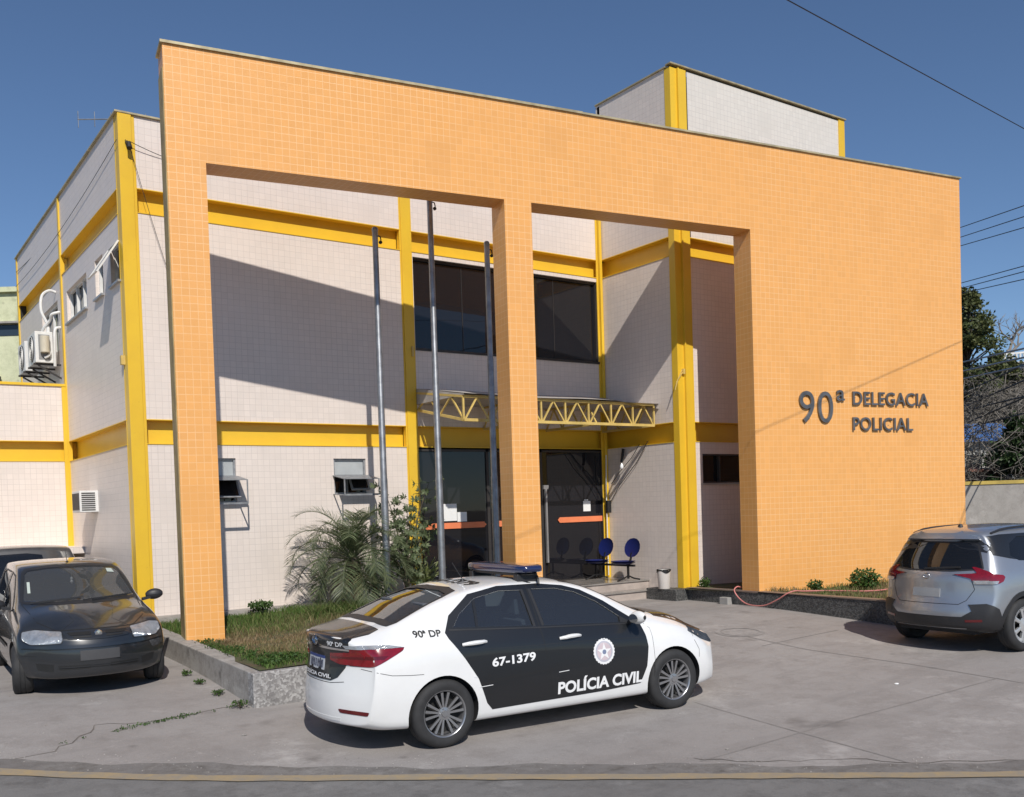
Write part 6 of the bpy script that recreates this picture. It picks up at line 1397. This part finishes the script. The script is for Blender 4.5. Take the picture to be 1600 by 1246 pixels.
def tree(name, base, h, cr, n, label, leafm, size=.3, conic=0, clumps=60, trunk_r=.25, zsq=1.):
    t = thing(name, label, 'tree', tuple(base)); base = Vector(base); mb = MB(); mb.tube([base, base + Vector((.1, .1, h * .35)), base + Vector((0, .1, h * .75)), base + Vector((0, 0, h * .95))], [trunk_r, trunk_r * .7, trunk_r * .35, .03], 8)
    cs = []
    for k in range(clumps):
        zt = random.uniform(.14, 1); rad = cr * ((1 - zt) * conic + (1 - conic) * math.sin(math.pi * min(1, zt * .9 + .08)) ** .7) * random.uniform(.35, 1.); a = random.uniform(0, 6.28)
        c = base + Vector((math.cos(a) * rad, math.sin(a) * rad, h * zt)); cs.append(c); mb.tube([base + Vector((0, 0, h * zt * .7)), c], [.05, .02], 4)
    mb.build('trunk', L_BARK, t); mb = MB()
    for c in cs: leaf_cluster(mb, c, cr * .30 * random.uniform(.6, 1.2), n, size, .8, .15)
    mb.build('crown', leafm, t); return t
L_EV = LEAF('evergreen_leaf', (.05, .075, .025), (.19, .20, .075), trans=.2); L_EV2 = LEAF('broad_leaf', (.025, .055, .02), (.08, .13, .05), trans=.15)
q = ray_pt(1513, 610, 47); q.z = 6.0; tree('evergreen_tree', q, 5.7, 1.7, 130, 'dense olive-green evergreen tree rising beside the right end of the orange wall', L_EV, .2, .35, 80)
q = ray_pt(1560, 600, 50); q.z = 6.6; tree('evergreen_tree', q, 2.6, 1.1, 90, 'shorter green tree on the slope between the evergreen and the bare tree', L_EV, .2, .2, 40)
q = ray_pt(1600, 720, 27.5); q.z = 1.0; tree('leafy_tree', q, 3.1, .9, 110, 'dark broad-leaved tree at the right edge above the grey boundary wall', L_EV2, .20, 0, 45, .1)
# bare tree
bt = thing('bare_tree', 'leafless pale-barked tree on the hilltop against the sky', 'tree', tuple(ray_pt(1583, 585, 58))); mb = MB()
def branch(p, d, L_, r, lev):
    pts = [p]; rs = [r]; q = p.copy(); dd = d.copy()
    for k in range(4):
        dd = (dd + Vector((random.gauss(0, .16), random.gauss(0, .16), random.gauss(0, .10) + .05))).normalized(); q = q + dd * L_ / 4; pts.append(q.copy()); rs.append(r * (1 - .16 * (k + 1)))
    mb.tube(pts, rs, 5 if lev > 1 else 8, cap=False)
    if lev < 5:
        for k in range(random.choice((2, 3, 3))):
            a = random.uniform(0, 6.28); s_ = Vector((math.cos(a), math.sin(a), random.uniform(-.1, .7))); branch(pts[random.choice((2, 3, 4))], (dd * .8 + s_ * .85).normalized(), L_ * random.uniform(.62, .82), r * .55, lev + 1)
q = ray_pt(1583, 590, 58); branch(q, Vector((0, 0, 1)), 1.7, .22, 0); mb.build('trunk', MAT('pale_grey_bark', (.26, .23, .20), .9, var=.3, vs=3, obj=False), bt, smooth=True)
# houses on the slope
def bpx(u0, u1, v0, v1, dep, name, label, wallm, cat='house', thick=4, roof=None, win=None, roofm=None):
    a = ray_pt(u0, v1, dep); c = ray_pt(u1, v0, dep); w_ = (u1 - u0) / 1516.08 * dep; h = c.z - a.z + 3
    t = thing(name, label, cat, (a.x, a.y, a.z - 3 + .1)); r_ = RR; f_ = FR; z0 = a.z - 3
    MB().obox((a.x, a.y, z0), r_ * w_, f_ * thick, (0, 0, h)).build('wall', wallm, t)
    z1 = z0 + h
    if roof: MB().obox(Vector((a.x, a.y, z1)) - r_ * .2 - f_ * .3, r_ * (w_ + .4), f_ * (thick + .4) + Vector((0, 0, .3)), (0, 0, roof)).build('roof', roofm, t)
    for (x0, x1, b0, b1) in (win or []):
        wn = MB().obox(Vector((a.x, a.y, z1)) + r_ * x0 - f_ * .02 - Vector((0, 0, b1)), r_ * (x1 - x0), f_ * .01, (0, 0, b1 - b0)).build('window', M_GLASS, t)
        MB().obox(Vector((a.x, a.y, z1)) + r_ * (x0 - .06) - f_ * .06 - Vector((0, 0, b1 + .06)), r_ * (x1 - x0 + .12), f_ * .06, (0, 0, .06)).build('sill', M_WHITE, wn)
    return t
M_BRK = MAT('red_brick_house', (.24, .12, .09), .9, var=.25, vs=3, obj=False); M_BLUER = MAT('blue_roof_sheet', (.05, .14, .38), .5, var=.15, obj=False)
bpx(1490, 1556, 690, 745, 30.5, 'house', 'low house under a bright blue sheet roof behind the trees', MAT('pale_house_paint', (.45, .45, .42), .8, obj=False), roof=.55, roofm=M_BLUER, win=[(.4, .9, .4, .8), (1.0, 1.3, .4, .8)])
bpx(1500, 1542, 737, 760, 28, 'house', 'small reddish brick house just above the grey boundary wall', M_BRK, roof=.06, roofm=M_BRK, win=[(.25, .5, .3, .55), (.6, .75, .2, .7)])
bpx(1548, 1568, 739, 760, 28.5, 'shed', 'small brown gabled shed just above the boundary wall', M_BRK, 'shed', roof=.08, roofm=M_DARKALU)
bpx(1580, 1612, 728, 760, 29.5, 'house', 'white house half hidden by the dark broad-leaved tree', M_WHITE, roof=.1, roofm=M_KERB, win=[(.2, .5, .3, .7)])
hb_ = bpx(1562, 1640, 566, 600, 57, 'house', 'blue-grey hilltop terrace behind a white balustrade', MAT('blue_grey_paint', (.16, .22, .32), .8, obj=False), roof=.05, roofm=M_WHITE, win=[(1.0, 1.6, .3, .9)])
bs_ = thing('balustrade', 'white balustrade along the hilltop terrace', 'balustrade', tuple(ray_pt(1564, 566, 56.7)))
for k in range(12):
    q = ray_pt(1564 + 6 * k, 566 - .9 * k, 56.7); MB().tube([q, q + Vector((0, 0, .42))], .07, 8).build('baluster', M_WHITE, bs_)
a_, b_ = ray_pt(1560, 556 - 1, 56.7), ray_pt(1640, 556 - 9, 56.7); MB().bar(a_, b_, .16, .1).build('top_rail', M_WHITE, bs_)
# left background: pale green building
gb = thing('neighbour_building', 'pale green rendered building behind the left wing', 'building', (1, 20.3, .5)); M_GRN = CONC('pale_green_render', (.66, .68, .42), (.72, .73, .50), (.52, .54, .34), .8, .2)
a_ = Vector((1.9, 19.9, 0)); r_ = Vector((.819, -.573, 0)); f_ = FR
MB().obox(a_ - r_ * 16 + Vector((0, 0, .2)), r_ * 18, f_ * 8, (0, 0, 9.55)).build('wall', M_GRN, gb)
MB().obox(a_ - r_ * 16.1 - f_ * .15 + Vector((0, 0, 9.72)), r_ * 18.3, f_ * 8, (0, 0, .16)).build('coping', M_GRN, gb)
w1_ = MB().obox(a_ - r_ * 5 - f_ * .02 + Vector((0, 0, 8.30)), r_ * 4.65, f_ * .01, (0, 0, .36)).build('window', M_GLASSB, gb); MB().obox(a_ - r_ * 5.05 - f_ * .22 + Vector((0, 0, 8.68)), r_ * 4.8, f_ * .22, (0, 0, .06)).build('hood', M_KERB, w1_)
w1_ = MB().obox(a_ - r_ * 2.3 - f_ * .02 + Vector((0, 0, 7.05)), r_ * 1.15, f_ * .01, (0, 0, .5)).build('window', M_GLASS, gb); MB().obox(a_ - r_ * 1.22 - f_ * .05 + Vector((0, 0, 7.0)), r_ * .06, f_ * .05, (0, 0, .58)).build('frame', M_WHITE, w1_)
t = thing('condenser_unit', 'small white condenser unit on the pale green building', 'air conditioner', tuple(a_ - r_ * 1.6 + Vector((0, 0, 6.7)))); MB().obox(a_ - r_ * 2.0 - f_ * .4 + Vector((0, 0, 6.5)), r_ * .9, f_ * .35, (0, 0, .55)).build('case', M_WHITE, t, bevel=.02); MB().obox(a_ - r_ * 1.08 - f_ * .39 + Vector((0, 0, 6.6)), r_ * .03, f_ * .3, (0, 0, .35)).build('grille', M_DARKALU, t)
bpy.context.view_layer.update()
